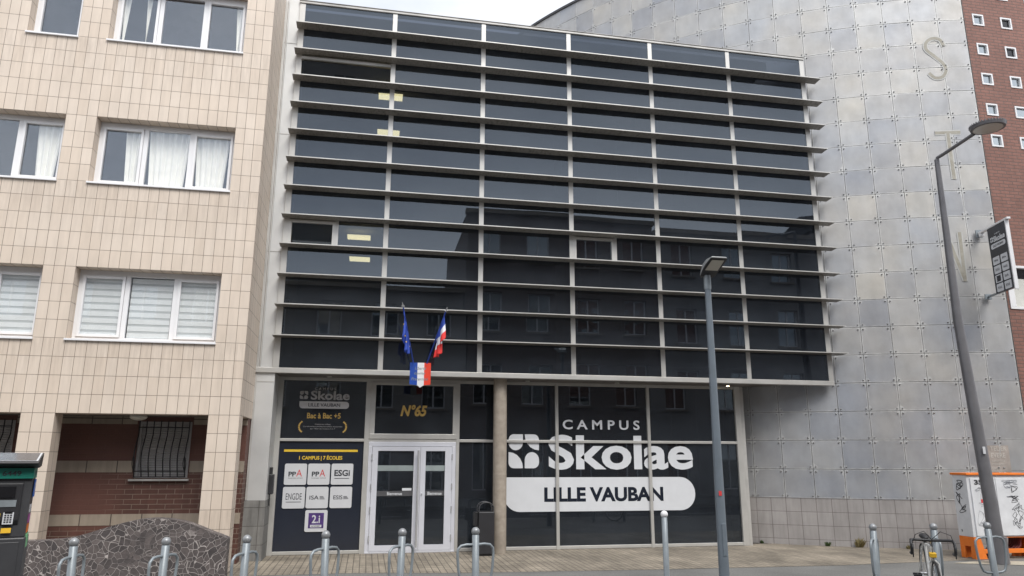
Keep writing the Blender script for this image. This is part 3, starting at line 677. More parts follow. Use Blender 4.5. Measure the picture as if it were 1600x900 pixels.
# intercom on the pier return
t = thing('intercom', 'small dark intercom box on the pier beside the poster', 'intercom', (.0, .3, 1.1))
q = MB(); q.box(-.002, .22, 1.05, .07, .42, 1.38); obj('housing', q, 'dark_plastic', t, .008)
q = MB(); q.box(.0, .24, 1.385, .045, .34, 1.50); q.tube([(.02, .3, 1.05), (.02, .3, .86)], .01, 6); obj('bracket', q, 'black_iron', t)

# litter bin
t = thing('litter_bin', 'black litter bin with a wire arch on top beside the concrete column', 'bin', (3.77, .12, 0))
q = MB(); q.box(3.62, -.04, .03, 3.90, .28, .74); q.box(3.64, -.02, 0, 3.88, .26, .03); obj('body', q, 'dark_plastic', t, .012)
q = MB()
for y in (.0, .24): q.tube([(3.63, y, .74)]+[(3.76+.13*math.cos(PI-k*PI/10)*1.0, y, .80+.10*math.sin(k*PI/10)) for k in range(11)]+[(3.89, y, .74)], .011, 6)
for k in (2, 4, 6, 8): q.tube([(3.76+.13*math.cos(PI-k*PI/10), 0, .80+.10*math.sin(k*PI/10)), (3.76+.13*math.cos(PI-k*PI/10), .24, .80+.10*math.sin(k*PI/10))], .006, 5)
obj('arch', q, 'meter_grey', t)
q = MB(); q.box(3.55, .02, .50, 3.615, .2, .72); q.box(3.56, .01, .72, 3.61, .19, .735); obj('ashtray', q, 'black_iron', t, .006)

# shield and flags over the entrance
t = thing('republic_shield', 'tricolour shield plate with French motto fixed below the two flags', 'plaque', (2.49, -.28, 3.1))
q = MB(); x0, x1, z0, z1 = 2.315, 2.685, 2.93, 3.315; y = -.30
xa, xb = x0+(x1-x0)*.36, x0+(x1-x0)*.68
def ps(pts, mi): q.prism([(p[0], y, p[1]) for p in pts], (0, .012, 0), mi)
ps([(x0, z0), (xa, z0-.012), (xa, z1), (x0, z1)], 0); ps([(xa, z0-.012), (2.50, z0-.055), (xb, z0-.012), (xb, z1), (xa, z1)], 1); ps([(xb, z0-.012), (x1, z0), (x1, z1), (xb, z1)], 2)
obj('plate', q, ['shield_blue', 'shield_white', 'shield_red'], t)
q = MB()
for s_, z, xx, ww in (('Liberté', 3.19, 2.40, .20), ('Egalité', 3.095, 2.39, .20), ('Fraternité', 3.0, 2.34, .30)): q.text(s_, (xx, y-.001, z), X, Z, ww, .052, NY, 0, .008, .35, depth=.001)
obj('motto', q, 'galv', t)
q = MB(); q.box(2.40, -.288, 3.16, 2.60, -.02, 3.19); q.box(2.44, -.288, 3.05, 2.46, -.02, 3.07); obj('bracket', q, 'black_iron', t)
def flag(name, lab, cat_, bot, top, kind_):
    t = thing(name, lab, 'flag', bot, group='flags over the entrance')
    B, T = Vector(bot), Vector(top); q = MB(); q.tube([B, T], [.013, .011], 8); obj('pole', q, 'flag_blue', t)
    q = MB(); d = (T-B).normalized(); q.tube([T, T+d*.03, T+d*.09], [.011, .016, .004], 8); q.tube([T+d*.02+Vector((-.03, 0, .0)), T+d*.02+Vector((.03, 0, 0))], .005, 5); obj('finial', q, 'steel_bar', t)
    A = T-d*.06; E_ = T-d*.50; nu, nv = 34, 20; V_ = []; F_ = []; mi_ = []
    sgn = 1 if kind_ == 'eu' else -1
    for i in range(nu+1):
        u = i/nu; p = A.lerp(E_, u)
        for j in range(nv+1):
            v = j/nv; fly = .30+.20*(1-abs(u-.45)*1.2)
            fold = math.sin(u*15+v*2.2)*.038*(.25+v)+math.sin(u*31+1)*.010*v
            tgt = Vector((A.x*.55+E_.x*.45+(u-.5)*.13*sgn*.9, 0, 0))
            x = p.x*(1-v**.6*.75)+tgt.x*v**.6*.75+fold*.75+sgn*.02*v
            V_.append((x, p.y-.01+math.cos(u*15+v*2)*.05*(.2+v), p.z-fly*v*1.05))
    q = MB(); q.v = V_; q.f = [[i*(nv+1)+j, i*(nv+1)+j+1, (i+1)*(nv+1)+j+1, (i+1)*(nv+1)+j] for i in range(nu) for j in range(nv)]
    for i in range(nu):
        for j in range(nv): q.m.append(0 if kind_ == 'eu' else (0 if j < nv*.34 else (1 if j < nv*.64 else 2)))
    q.sm = [True]*len(q.f)
    o = obj('cloth', q, ['flag_blue', 'flag_white', 'flag_red'], t); sm = o.modifiers.new('s', 'SOLIDIFY'); sm.thickness = .003
    if kind_ == 'eu':
        q = MB()
        for (i, j) in ((6, 8), (12, 12), (17, 14), (24, 9), (28, 14)):
            c = Vector(V_[i*(nv+1)+j])+Vector((0, -.012, 0)); pts = [c+Vector((math.sin(k*PI/5)*(.018 if k % 2 == 0 else .008), 0, math.cos(k*PI/5)*(.018 if k % 2 == 0 else .008))) for k in range(10)]
            q.add(pts, [tuple(range(10))])
        obj('star', q, 'yellow', t)
flag('european_flag', 'folded blue European flag with yellow stars on the left pole', 'eu', (2.37, -.33, 3.30), (2.13, -.95, 4.18), 'eu')
flag('french_flag', 'folded blue white and red French flag on the right pole', 'fr', (2.61, -.33, 3.30), (2.86, -.95, 4.13), 'fr')

# ------------------------------------------------------------------ curved metal-clad building
KS = 1.024; CBX, CBY, CR = CAM.x+KS*(16.7857-CAM.x), CAM.y+KS*(11.0229-CAM.y), KS*12.7292; PH0 = -.448987; PW = .5559*KS; ZP0 = CAM.z+KS*(.916-CAM.z); ZTOP = CAM.z+KS*(13.59-CAM.z)
def arc(s, rad=0.):        # s in panels from seam A; rad outwards
    a_ = PH0+s*.5559/12.7292
    return CBX+(CR+rad)*math.sin(a_), CBY-(CR+rad)*math.cos(a_)
CB = thing('curved_building', 'curved building clad in square bolted zinc grey panels with ghost letters', 'building', (arc(0)[0], arc(0)[1], 0))
mb = MB(); S0, S1 = -20, 5
def strip(mb, s0, s1, z0, z1, rad, mi=0, n_=40, back=None):
    pts = [arc(s0+(s1-s0)*i/n_, rad) for i in range(n_+1)]
    V_ = [(p[0], p[1], z0) for p in pts]+[(p[0], p[1], z1) for p in pts]
    mb.add(V_, [(i, i+1, n_+2+i, n_+1+i) for i in range(n_)], mi, True)
strip(mb, S0, S1+.08, 0, ZTOP, -.045, 0, 100)
# solid volume behind
pa = arc(S1+.08, -.045); pb = arc(S0, -.045)
mb.add([(pa[0], pa[1], 0), (pa[0]+.3, pa[1]+10, 0), (pa[0]+.3, pa[1]+10, ZTOP), (pa[0], pa[1], ZTOP)], [(0, 1, 2, 3)])
obj('backing_wall', mb, 'wall_backing', CB)
mb = MB(); rnd = []; puv = []
prow = int((ZTOP-ZP0)/PW)+1
rng = random.Random(3)
for s in range(S0, S1):
    for k in range(prow):
        g_ = .0045/PW; z0 = ZP0+k*PW+.0045; z1 = min(ZTOP, ZP0+(k+1)*PW-.0045)
        tx, tz = rng.uniform(-.003, .003), rng.uniform(-.003, .003); rv = min(1, max(0, rng.gauss(.5, .24)))
        if k <= 3: rv = rv*.5+ .05
        if k == 0: rv *= .6
        V_ = []
        for (ss, z, a_, b2) in ((s+g_, z0, -1, -1), (s+1-g_, z0, 1, -1), (s+1-g_, z1, 1, 1), (s+g_, z1, -1, 1)):
            p = arc(ss, a_*tx+b2*tz); V_.append((p[0], p[1], z))
        for (ss, z) in ((s+g_, z0), (s+1-g_, z0), (s+1-g_, z1), (s+g_, z1)):
            p = arc(ss, -.03); V_.append((p[0], p[1], z))
        mb.add(V_, [(0, 1, 2, 3), (0, 4, 5, 1), (1, 5, 6, 2), (2, 6, 7, 3), (3, 7, 4, 0)]); rnd += [rv]*5; puv.append((0, 1, 2, 3))
nface = len(mb.f)
bolt = MB()
for s in range(-14, S1):
    for k in range(prow):
        z0 = ZP0+k*PW; z1 = ZP0+(k+1)*PW
        if z1 > ZTOP: continue
        for du in (.085, .915):
            for dz in (.085, .915):
                ss = s+du; z = z0+PW*dz; c = Vector((*arc(ss, -.002), z)); c2 = Vector((*arc(ss, .014), z)); c3 = Vector((*arc(ss, .018), z))
                bolt.tube([c, c2, c3], [.0155, .0145, .007], 7)
po = obj('cladding_panels', mb, 'zinc_panel', CB)
me = po.data; at_ = me.attributes.new('panel_rnd', 'FLOAT', 'FACE'); at_.data.foreach_set('value', rnd)
u2 = me.uv_layers.new(name='PanelUV'); cu = [(0, 0), (1, 0), (1, 1), (0, 1)]
uv1 = me.uv_layers['UVMap']
for p in me.polygons:
    if p.index % 5 == 0:
        pi_ = p.index//5; s_i = S0+pi_//prow; k_i = pi_ % prow
        for c, li in enumerate(p.loop_indices):
            u2.data[li].uv = cu[c]; uv1.data[li].uv = ((s_i+cu[c][0])*PW+40, ZP0+(k_i+cu[c][1])*PW)
me.uv_layers.active = uv1
obj('panel_bolts', bolt, 'bolt_steel', CB)
# tiled base, as one curved sheet with uv along the arc
mb = MB(); n_ = 120; strip(mb, S0, S1+.06, 0, ZP0-.004, -.004, 0, n_); strip(mb, S0, S1+.06, ZP0-.01, ZP0-.0, .0, 0, n_)
tb = obj('tiled_base', mb, 'base_tile', CB); uv = tb.data.uv_layers[0]
for p in tb.data.polygons:
    for li in p.loop_indices:
        v = tb.data.vertices[tb.data.loops[li].vertex_index].co+BASE[CB.name]; a_ = math.atan2(v.x-CBX, CBY-v.y)
        uv.data[li].uv = ((a_-PH0)*CR+PW/2*200, v.z-.111)
mb = MB(); strip(mb, S0, S1+.08, ZTOP, ZTOP+.05, .03, 0, 100); strip(mb, S0, S1+.08, ZTOP-.02, ZTOP, .03, 0, 100)
pts = [arc(S0+(S1+.08-S0)*i/100, .03) for i in range(101)]; pin = [arc(S0+(S1+.08-S0)*i/100, -.4) for i in range(101)]
mb.add([(p[0], p[1], ZTOP+.05) for p in pts]+[(p[0], p[1], ZTOP+.05) for p in pin], [(i, i+1, 102+i, 101+i) for i in range(100)])
mb.add([(p[0], p[1], ZTOP-.02) for p in pts]+[(p[0], p[1], ZTOP-.02) for p in pin], [(101+i, 102+i, i+1, i) for i in range(100)])
obj('coping', mb, 'roof_dark', CB)
# ghost letters left by removed signage
def on_arc(q):      # q.x = panel units*PW, q.y = proud, q.z
    p = arc(q.x/PW, q.y); return Vector((p[0], p[1], q.z))
def inv(px_x, px_y):   # nearest arc parameter for a plan point seen from the camera
    a0 = math.atan2(px_x-CAM.x, px_y-CAM.y); best = min((abs(math.atan2(arc(s/50)[0]-CAM.x, arc(s/50)[1]-CAM.y)-a0), s/50) for s in range(-400, 300)); return best[1]
def ghost(mb, pts, wd, mi, rad):
    pts = cat(pts, 6) if len(pts) > 2 else [Vector(p) for p in pts]; V_ = []
    for i, p in enumerate(pts):
        t_ = (pts[min(i+1, len(pts)-1)]-pts[max(i-1, 0)]).normalized(); nn_ = Vector((-t_.y, t_.x))
        for s_ in (-1, 1): q_ = p+nn_*wd*s_/2; V_.append(on_arc(Vector((q_.x, rad, q_.y))))
    mb.add(V_, [(2*i, 2*i+1, 2*i+3, 2*i+2) for i in range(len(pts)-1)], mi)
def letter_at(px, w_): return inv(*px)*PW-w_/2
def both(mb, pts):
    pts = [(a, 1.694+(z-1.694)*1.01) for a, z in pts]
    ghost(mb, pts, .115, 1, .0045); ghost(mb, pts, .065, 0, .0065)
sc_ = inv(13.28, -1.05)*PW+.06
mb = MB(); both(mb, [(sc_+.19, 10.42), (sc_+.13, 10.58), (sc_-.03, 10.62), (sc_-.17, 10.52), (sc_-.18, 10.36), (sc_-.04, 10.20), (sc_+.12, 10.02), (sc_+.17, 9.86), (sc_+.08, 9.70), (sc_-.08, 9.68), (sc_-.19, 9.80)])
obj('ghost_letter', mb, ['ghost_tan', 'ghost_pale'], CB, label='tan stain of a removed letter S')
sc_ = inv(13.33, -1.1)*PW
mb = MB(); both(mb, [(sc_-.26, 8.40), (sc_+.26, 8.40)]); both(mb, [(sc_, 8.38), (sc_, 7.35)])
obj('ghost_letter', mb, ['ghost_tan', 'ghost_pale'], CB, label='tan stain of a removed letter T')
sc_ = inv(13.24, -1.1)*PW
mb = MB(); both(mb, [(sc_-.24, 6.16), (sc_, 5.20)]); both(mb, [(sc_+.02, 6.20), (sc_+.0, 5.16)])
obj('ghost_letter', mb, ['ghost_tan', 'ghost_pale'], CB, label='tan stain of a removed letter V')
mb = MB(); s0 = inv(13.36, -1.0)*PW
mb.add([on_arc(Vector((s0-.18+.52*i, .004, 1.43+.5*j))) for j in (0, 1) for i in (0, 1)], [(0, 1, 3, 2)], 1)
for t_, z, w_, h_ in (('TELIER', 1.83, .30, .08), ('EVERE', 1.70, .26, .09), ('EXPOSITIONS', 1.62, .24, .03), ('ET RENCONTRES', 1.56, .22, .03), ('LILLE', 1.48, .12, .04)):
    mb.text(t_, (s0+.0, .0055, z), X, Z, w_, h_, (0, 1, 0), 0, .02, depth=0, fn=on_arc)
obj('faded_poster', mb, ['ghost_ink', 'faded_bill'], CB, label='faded brown bill with pale lettering pasted on the panels')

# blade sign
nrm = Vector((13.97-CBX, -1.22-CBY, 0)).normalized()
t = thing('blade_sign', 'dark hanging blade sign with white logo squares at the wall corner', 'sign', (13.85, -1.25, 4.8))
I = Vector((13.69, -1.38, 0)); O = I+Vector((-.17, -.62, 0)); dd = (O-I).normalized(); nside = Vector((0, 0, 1)).cross(dd); nside = -nside if nside.x > 0 else nside   # facing left
sb = Vector((.0, 0, 0))
def fr_sign(q_):   # q.x along projection 0..w, q.y proud (negative towards viewer), q.z
    return I+dd*q_.x+nside*(-q_.y)+Vector((0, 0, q_.z))
q = MB(); q.box(0, -.03, 4.84, .60, .03, 6.16, 0, fr_sign); obj('panel', q, 'vinyl_navy', t)
q = MB(); q.box(-.33, -.035, 6.165, .70, .035, 6.205, 0, fr_sign); q.box(.60, -.035, 4.80, .63, .035, 6.165, 0, fr_sign); q.box(-.30, -.035, 6.10, -.22, .035, 6.165, 0, fr_sign); obj('frame', q, 'white_pvc', t, .006)
q = MB(); q.box(-.33, -.02, 4.84, 0, .02, 4.87, 0, fr_sign); q.box(-.36, -.06, 4.80, -.33, .06, 4.91, 0, fr_sign); q.box(-.36, -.06, 6.1, -.33, .06, 6.26, 0, fr_sign); obj('bracket', q, 'galv', t)
q = MB()
def fs2(q_): return fr_sign(Vector((.60-q_.x if False else q_.x, q_.y, q_.z)))
rrect(q, .06, 5.72, .54, 5.82, .04, -.032, 0, fr=fs2); logo_icon(q, .06, 5.86, .16, 5.96, -.032, 0, fs2)
q.text('Skolae', (.17, -.032, 5.85), X, Z, .38, .11, (0, -1, 0), 0, .04, depth=0, fn=fs2); q.text('CAMPUS', (.22, -.032, 5.99), X, Z, .18, .025, (0, -1, 0), 0, .01, depth=0, fn=fs2); q.text('LILLE VAUBAN', (.13, -.034, 5.75), X, Z, .34, .045, (0, -1, 0), 1, .02, depth=0, fn=fs2)
for r2 in range(4):
    for c in range(2):
        xx = .05+c*.265; z = 5.42-r2*.185*.99; z = 5.40-r2*.18
        rrect(q, xx, z-.0, xx+.225, z+.155, .02, -.032, 0, fr=fs2)
        tt = (('PPA', 'PPA'), ('ESGi', 'ENGDE'), ('2i', 'ISA'), ('ESIS', 'ESIS'))[r2][c]
        if tt == '2i': q.box(xx+.05, -.036, z+.02, xx+.175, -.034, z+.135, 1, fs2)
        else: q.text(tt, (xx+.05, -.034, z+.055), X, Z, .125, .045, (0, -1, 0), 1, .01, depth=0, fn=fs2)
obj('sign_lettering', q, ['vinyl_white', 'vinyl_navy'], t)

# ------------------------------------------------------------------ red brick building at the right
BB = thing('brick_building', 'red brick building with small square white framed windows', 'building', (16, -.9, 0))
hs = []; cols_ = [14.48+.733*k for k in range(8)]
for r2 in range(8):
    for k, x in enumerate(cols_):
        z = 10.38-.728*r2+.0
        if r2 >= 4: z += .728*8
        wd = .29 if not (r2 == 2 and k == 1) else .42
        hs.append((x, x+wd, z, z+.28))
hs = [h for h in hs if h[2] > 8 or False]
big = (14.32, 16.4, 4.64, 5.56)
mb = MB(); holed(mb, 14.12, 24, 0, 18, -1.0, -.72, hs+[big]); obj('wall', mb, 'far_brick', BB)
mb = MB(); mb.box(13.9, -.5, 0, 24, -.4, 18); obj('inner_wall', mb, 'room_dark', BB)
for (a, b2, c, d) in hs:
    q = MB(); f = .035; y = -1.015; q.box(a, y, c, b2, y+.06, c+f); q.box(a, y, d-f, b2, y+.06, d); q.box(a, y, c+f, a+f, y+.06, d-f); q.box(b2-f, y, c+f, b2, y+.06, d-f)
    s_ = obj('window', q, 'white_pvc', BB, .003); q = MB(); q.box(a+f, y+.045, c+f, b2-f, y+.051, d-f); obj('pane', q, 'screen_black' if abs(a-15.213) < .01 and c > 10 else 'window_glass', s_)
a, b2, c, d = big; q = MB(); f = .05; y = -1.02
q.box(a, y, c, b2, y+.08, c+f); q.box(a, y, d-f, b2, y+.08, d); q.box(a, y, c+f, a+.14, y+.08, d-f); q.box(b2-f, y, c+f, b2, y+.08, d-f); q.box(15.3, y, c+f, 15.36, y+.08, d-f)
s_ = obj('window', q, 'white_pvc', BB, .004); q = MB(); q.box(a+.14, y+.05, c+f, b2-f, y+.056, d-f); obj('pane', q, 'flat_glass', s_)
q = MB(); q.box(a+.14, y+.12, c+f, b2-f, y+.13, d-.25); obj('curtain', q, 'curtain_cloth', s_)

# ------------------------------------------------------------------ electrical cabinet
ang = math.atan2(.10, 1.0)
t = thing('electrical_cabinet', 'white graffitied electrical cabinet on an orange frame against the curved wall', 'cabinet', (11.97, -1.86, 0), R(-1), local=True)
W_, D_ = 1.22, .33; zb, zt = .36, 1.40
q = MB(); q.box(0, 0, zb, W_, D_, zt); obj('housing', q, 'cab_white', t, .006)
q = MB(); q.box(.06, -.022, zb+.02, .555, -.001, zt-.05); q.box(.565, -.022, zb+.02, W_-.03, -.001, zt-.05); obj('door', q, 'cab_white', t, .004)
q = MB(); q.box(-.02, -.035, zt, W_+.02, D_+.02, zt+.035); obj('lid', q, 'orange', t, .005)
q = MB()
for x0, x1 in ((0, .16), (W_-.16, W_)):
    s_ = 1 if x0 == 0 else -1; o_ = x0 if s_ > 0 else x1
    for y in (0, D_-.04): q.prism([(o_, y, 0), (o_+s_*.22, y, 0), (o_+s_*.13, y, zb), (o_, y, zb)] if s_ > 0 else [(o_, y, zb), (o_+s_*.13, y, zb), (o_+s_*.22, y, 0), (o_, y, 0)], (0, .04, 0))
    q.box(o_, .04, .2, o_+s_*.03, D_-.04, zb); q.box(o_, .04, 0, o_+s_*.03, .10, .2); q.box(o_, D_-.1, 0, o_+s_*.03, D_-.04, .2)
q.box(.18, 0, .09, W_-.18, .04, .16); q.box(.10, 0, .345, W_-.1, D_, .359); obj('stand', q, 'orange', t, .004)
for k in range(7):
    q = MB(); yy = .08+.04*k; q.tube(cat([(.2+.03*k, yy, .05+.02*k), (.45, yy-.03, .02+.03*(k % 3)), (.7, yy+.02, .15+.02*(k % 4)), (.95, yy, .10), (1.02, yy, .3)], 4) and [Vector(p) for p in [(.2+.03*k, yy, .05+.03*k), (.4, yy, .04+.03*(k % 3)), (.6, yy+.02, .13+.03*(k % 4)), (.85, yy, .10+.02*(k % 3)), (.98, yy, .2), (1.0, yy, .33)]], .017, 7); obj('cable', q, 'cable_red', t)
q = MB(); rg = random.Random(11)
def scrib(x0, z0, w_, h_, n_, wd, mi, side=False):
    p = [Vector((x0+rg.random()*w_, z0+rg.random()*h_)) for _ in range(n_)]; p = cat([tuple(v) for v in p], 5)
    for i in range(len(p)-1):
        d = p[i+1]-p[i]
        if d.length < 1e-4: continue
        n2 = Vector((-d.y, d.x)).normalized()*wd/2
        c = [p[i]-n2, p[i+1]-n2, p[i+1]+n2, p[i]+n2]
        q.add([((-.0025, v.x, v.y) if side else (v.x, -.0245, v.y)) for v in c], [(0, 1, 2, 3) if not side else (3, 2, 1, 0)], mi)
for a_ in range(5): scrib(.80+.01*a_, .50+.14*a_, .16, .16, 9, .007, 0)
for a_ in range(4): scrib(.88+.02*a_, .48+.1*a_, .13, .13, 6, .006, 0)
scrib(.72, 1.17, .28, .11, 14, .006, 1); scrib(.74, .98, .22, .07, 12, .005, 0); scrib(.68, 1.25, .35, .07, 18, .005, 1); scrib(.70, 1.02, .2, .03, 6, .006, 1)
scrib(.10, .55, .2, .3, 12, .004, 1); scrib(.16, .5, .25, .22, 12, .004, 1); scrib(.12, .75, .25, .2, 9, .004, 1); scrib(.10, 1.1, .3, .1, 11, .005, 1)
scrib(.05, 1.12, .2, .2, 13, .012, 0, True); scrib(.12, .9, .16, .22, 9, .012, 0, True); scrib(.05, .75, .2, .2, 9, .010, 0, True); scrib(.22, .42, .06, .08, 7, .006, 0, True)
q.text('354', (.13, -.0235, 1.235), X, Z, .26, .085, NY, 0, .05, depth=.001)
obj('graffiti', q, ['marker', 'marker_soft'], t)
q = MB(); q.box(.22, -.0245, .93, .47, -.0225, 1.09, 0); q.box(.22, -.0265, .93, .47, -.0246, .99, 1)
for k in range(3): q.box(.29, -.0262, 1.01+.022*k, .45, -.0247, 1.018+.022*k, 1)
q.prism([(.29, -.0245, .80), (.39, -.0245, .80), (.39, -.0245, .87), (.34, -.0245, .91), (.29, -.0245, .87)], (0, .002, 0), 2)
obj('warning_sticker', q, ['plate', 'red_sticker', 'yellow_sticker'], t)

# ------------------------------------------------------------------ street lamps
t = thing('street_lamp', 'grey street lamp with a flat rectangular head in front of the shopfront', 'street lamp', (6.245, -4, 0), group='street lamps')
q = MB(); q.tube([(6.24, -4, 0), (6.24, -4, 1.2), (6.245, -4, 4.05)], [.068, .062, .042], 18); obj('pole', q, 'post_grey', t)
q = MB(); q.tube([(6.245, -4, 4.0), (6.245, -4, 4.2)], [.05, .05], 16); obj('collar', q, 'galv', t)
q = MB(); prof_ = [(-3.93, 4.19, .10), (-4.0, 4.30, .13), (-4.14, 4.41, .15), (-4.32, 4.455, .16), (-4.55, 4.45, .15)]
bot_ = [(-3.95, 4.18), (-4.02, 4.185), (-4.16, 4.26), (-4.34, 4.34), (-4.55, 4.42)]
Y4 = lambda y: -3.93+(y+3.93)*.74
Z4 = lambda z: 4.18+(z-4.18)*.72
V_ = []
for (y, z, wd), (yb_, zb_) in zip(prof_, bot_): V_ += [(6.25-wd*.85, Y4(yb_), Z4(zb_)), (6.25-wd*.68, Y4(y), Z4(z)), (6.25+wd*.68, Y4(y), Z4(z)), (6.25+wd*.85, Y4(yb_), Z4(zb_))]
n5 = 5; F_ = []
for i in range(n5-1):
    for j in range(4): F_.append((i*4+j, i*4+(j+1) % 4, (i+1)*4+(j+1) % 4, (i+1)*4+j))
F_ += [(3, 2, 1, 0), (16, 17, 18, 19)]
q.add(V_, F_, 0)
for i in range(len(q.f)): 
    f = q.f[i]
    if all(k % 4 in (0, 3) for k in f): q.m[i] = 1
hd_ = obj('lamp_head', q, ['lamp_shell', 'lamp_under'], t, .008)
q = MB(); q.add([(6.25-.095, Y4(-4.20), Z4(4.27)-.004), (6.25+.095, Y4(-4.20), Z4(4.27)-.004), (6.25+.09, Y4(-4.50), Z4(4.395)-.004), (6.25-.09, Y4(-4.50), Z4(4.395)-.004)], [(3, 2, 1, 0)]); q.add([(v[0], v[1], v[2]+.02) for v in q.v[:4]], [(0, 1, 2, 3)]); obj('lens', q, 'lens', hd_)
q = MB(); q.box(6.20, -4.066, 1.20, 6.24, -4.063, 1.26); obj('sticker', q, 'red_sticker', t)

q = MB(); q.box(6.215, -4.0715, .45, 6.265, -4.055, .85); obj('access_door', q, 'post_grey', t, .003)
t = thing('street_lamp', 'tall dark street lamp with a round head beside the graffitied cabinet', 'street lamp', (11.94, -2.36, 0), group='street lamps')
q = MB(); q.tube([(11.95, -2.36, 0), (11.93, -2.36, 1.0), (11.78, -2.36, 4.07), (11.80, -2.36, 7.1)], [.125, .105, .075, .042], 20); q.tube([(11.95, -2.36, 0), (11.95, -2.36, .42)], .15, 20); obj('pole', q, 'post_dark', t)
q = MB(); q.tube([(11.80, -2.36, 7.06), (11.80, -2.38, 7.13), (11.82, -2.5, 7.15), (11.90, -3.15, 7.27)], .032, 12); obj('arm', q, 'post_dark', t)
q = MB(); c = Vector((11.95, -3.4, 7.26)); q.cyl(c, .265, .055, 36, 0, .28); q.cyl(c+Vector((0, 0, .055)), .28, .03, 36, 0, .2)
for k in range(36): a_ = k*PI/18; q.box(c.x+.272*math.cos(a_)-.008, c.y+.272*math.sin(a_)-.008, c.z+.04, c.x+.272*math.cos(a_)+.008, c.y+.272*math.sin(a_)+.008, c.z+.075)
hd_ = obj('lamp_head', q, 'post_dark', t); q = MB(); q.cyl(c+Vector((0, 0, -.006)), .225, .006, 32); obj('lens', q, 'lens', hd_)
q = MB(); q.box(11.82, -2.475, 1.76, 11.87, -2.47, 1.88); obj('sticker', q, 'plate', t)

# ------------------------------------------------------------------ bicycle stands and bollard
def post_mesh(h=.94, r=.039, ball=.046):
    a_ = MB(); a_.tube([(0, 0, 0), (0, 0, h-ball*1.85), (0, 0, h-ball*1.7)], [r, r, r*.7], 18); b_ = MB(); b_.sphere((0, 0, h-ball), ball, 0, 20, 12); return a_, b_
PY = -5.0
t0 = thing('bike_stand', 'x', 'bike stand', (0, 0, 0), 0, 'ball topped bicycle stands', local=True)
a_, b_ = post_mesh(.925); obj('post', a_, 'galv', t0); obj('ball', b_, 'galv_ball', t0)
q = MB(); lp = [(0, .74), (.10, .745), (.165, .735), (.20, .70), (.205, .64), (.195, .50), (.175, .40), (.15, .345), (.10, .325), (0, .32)]
lp = lp+[(-x, z) for x, z in reversed(lp[1:-1])]
q.tube([(0, x, z) for x, z in lp], .0145, 10, 0, True, True); obj('hoop', q, 'galv', t0)
stands = [(-1.16, .90, 12, 'bicycle stand nearest the parking meter, in front of the mosaic wall'),
          (-.34, .89, 25, 'bicycle stand before the highest part of the mosaic wall'),
          (.44, .90, 28, 'bicycle stand in front of the pier between mosaic wall and poster'),
          (1.26, .93, 41, 'bicycle stand before the poster with the white plates'),
          (2.03, .94, 40, 'bicycle stand in front of the white entrance door'),
          (2.85, .94, 80, 'bicycle stand in front of the black litter bin, its hoop seen broadside'),
          (7.71, .91, 47, 'bicycle stand with its hoop edge on, left of the parked bicycle'),
          (8.57, .905, 25, 'bicycle stand with the bicycle leaning on it'),
          (9.38, .905, 92, 'bicycle stand in front of the graffitied cabinet, at the far right')]
for i, (x, h, an, lab) in enumerate(stands):
    o = t0 if i == 0 else copy_tree(t0)
    o['label'] = lab; o.rotation_mode = 'XYZ'; o.location = (x, PY, h-.925); o.rotation_euler = (R((1.2, -.8, .3, 1.0, -.5, .6, -1.1, .4, .9)[i]), R((-.9, .5, 1.3, -.4, .8, -.3, .9, .2, -1.2)[i]), -R(an))
t = thing('bollard', 'slim grey bollard with a white ball top beside the central street lamp', 'bollard', (5.04, PY, 0), local=True)
a_, b_ = post_mesh(1.09, .033, .042); obj('post', a_, 'galv', t); obj('ball', b_, 'shield_white', t)

# ------------------------------------------------------------------ bicycle
BY = thing('bicycle', 'old white racing bicycle with drop handlebars leaning on a bike stand', 'bicycle', (8.33, -5.06, 0), R(0), local=True)
BY.rotation_euler = (R(0), R(5), R(-123))
# local: +x forward
wr = .335; wb = 1.0
def wheel(x):
    q = MB(); q.tube([(x+wr*math.cos(k*PI/20), 0, wr+wr*math.sin(k*PI/20)) for k in range(40)], .013, 8, 0, False, True); wh = obj('wheel', q, 'tyre', BY)
    q = MB(); q.tube([(x+(wr-.02)*math.cos(k*PI/20), 0, wr+(wr-.02)*math.sin(k*PI/20)) for k in range(40)], .008, 6, 0, False, True); obj('rim', q, 'chrome', wh)
    q = MB()
    for k in range(18): a2 = k*2*PI/18; q.tube([(x, .02*(-1)**k, wr), (x+(wr-.02)*math.cos(a2), 0, wr+(wr-.02)*math.sin(a2))], .0016, 3, 0, False)
    q.tube([(x, -.05, wr), (x, .05, wr)], .018, 10); obj('spokes', q, 'chrome', wh)
wheel(0); wheel(wb)
q = MB(); BBk = (.42, 0, .28); ST = (.31, 0, .74); HT = (.80, 0, .80); HB = (.84, 0, .66)
for a2, b2, r2 in ((BBk, ST, .015), (ST, HT, .014), (BBk, HB, .016), (HB, HT, .018)): q.tube([a2, b2], r2, 8)
for s_ in (-1, 1): q.tube([(0, s_*.06, wr), BBk], .009, 6); q.tube([(0, s_*.06, wr), (.31, s_*.02, .77)], .008, 6)
obj('frame', q, 'bike_white', BY)
q = MB()
for s_ in (-1, 1): q.tube([(.845, s_*.02, .66), (.86, s_*.05, .63), (.90, s_*.055, .50), (1.0, s_*.055, wr)], [.012, .012, .011, .008], 8)
obj('fork', q, 'bike_white', BY)
q = MB(); q.tube([HT, (.79, 0, .86), (.87, 0, .88)], .013, 8); obj('stem', q, 'chrome', BY)
q = MB()
for s_ in (-1, 1): q.tube([(.87, 0, .88), (.87, s_*.17, .885), (.90, s_*.205, .885), (.95, s_*.21, .87), (.98, s_*.21, .82), (.96, s_*.21, .765), (.90, s_*.21, .74), (.83, s_*.21, .735)], .0155, 8)
obj('handlebar', q, 'bike_black', BY)
q = MB()
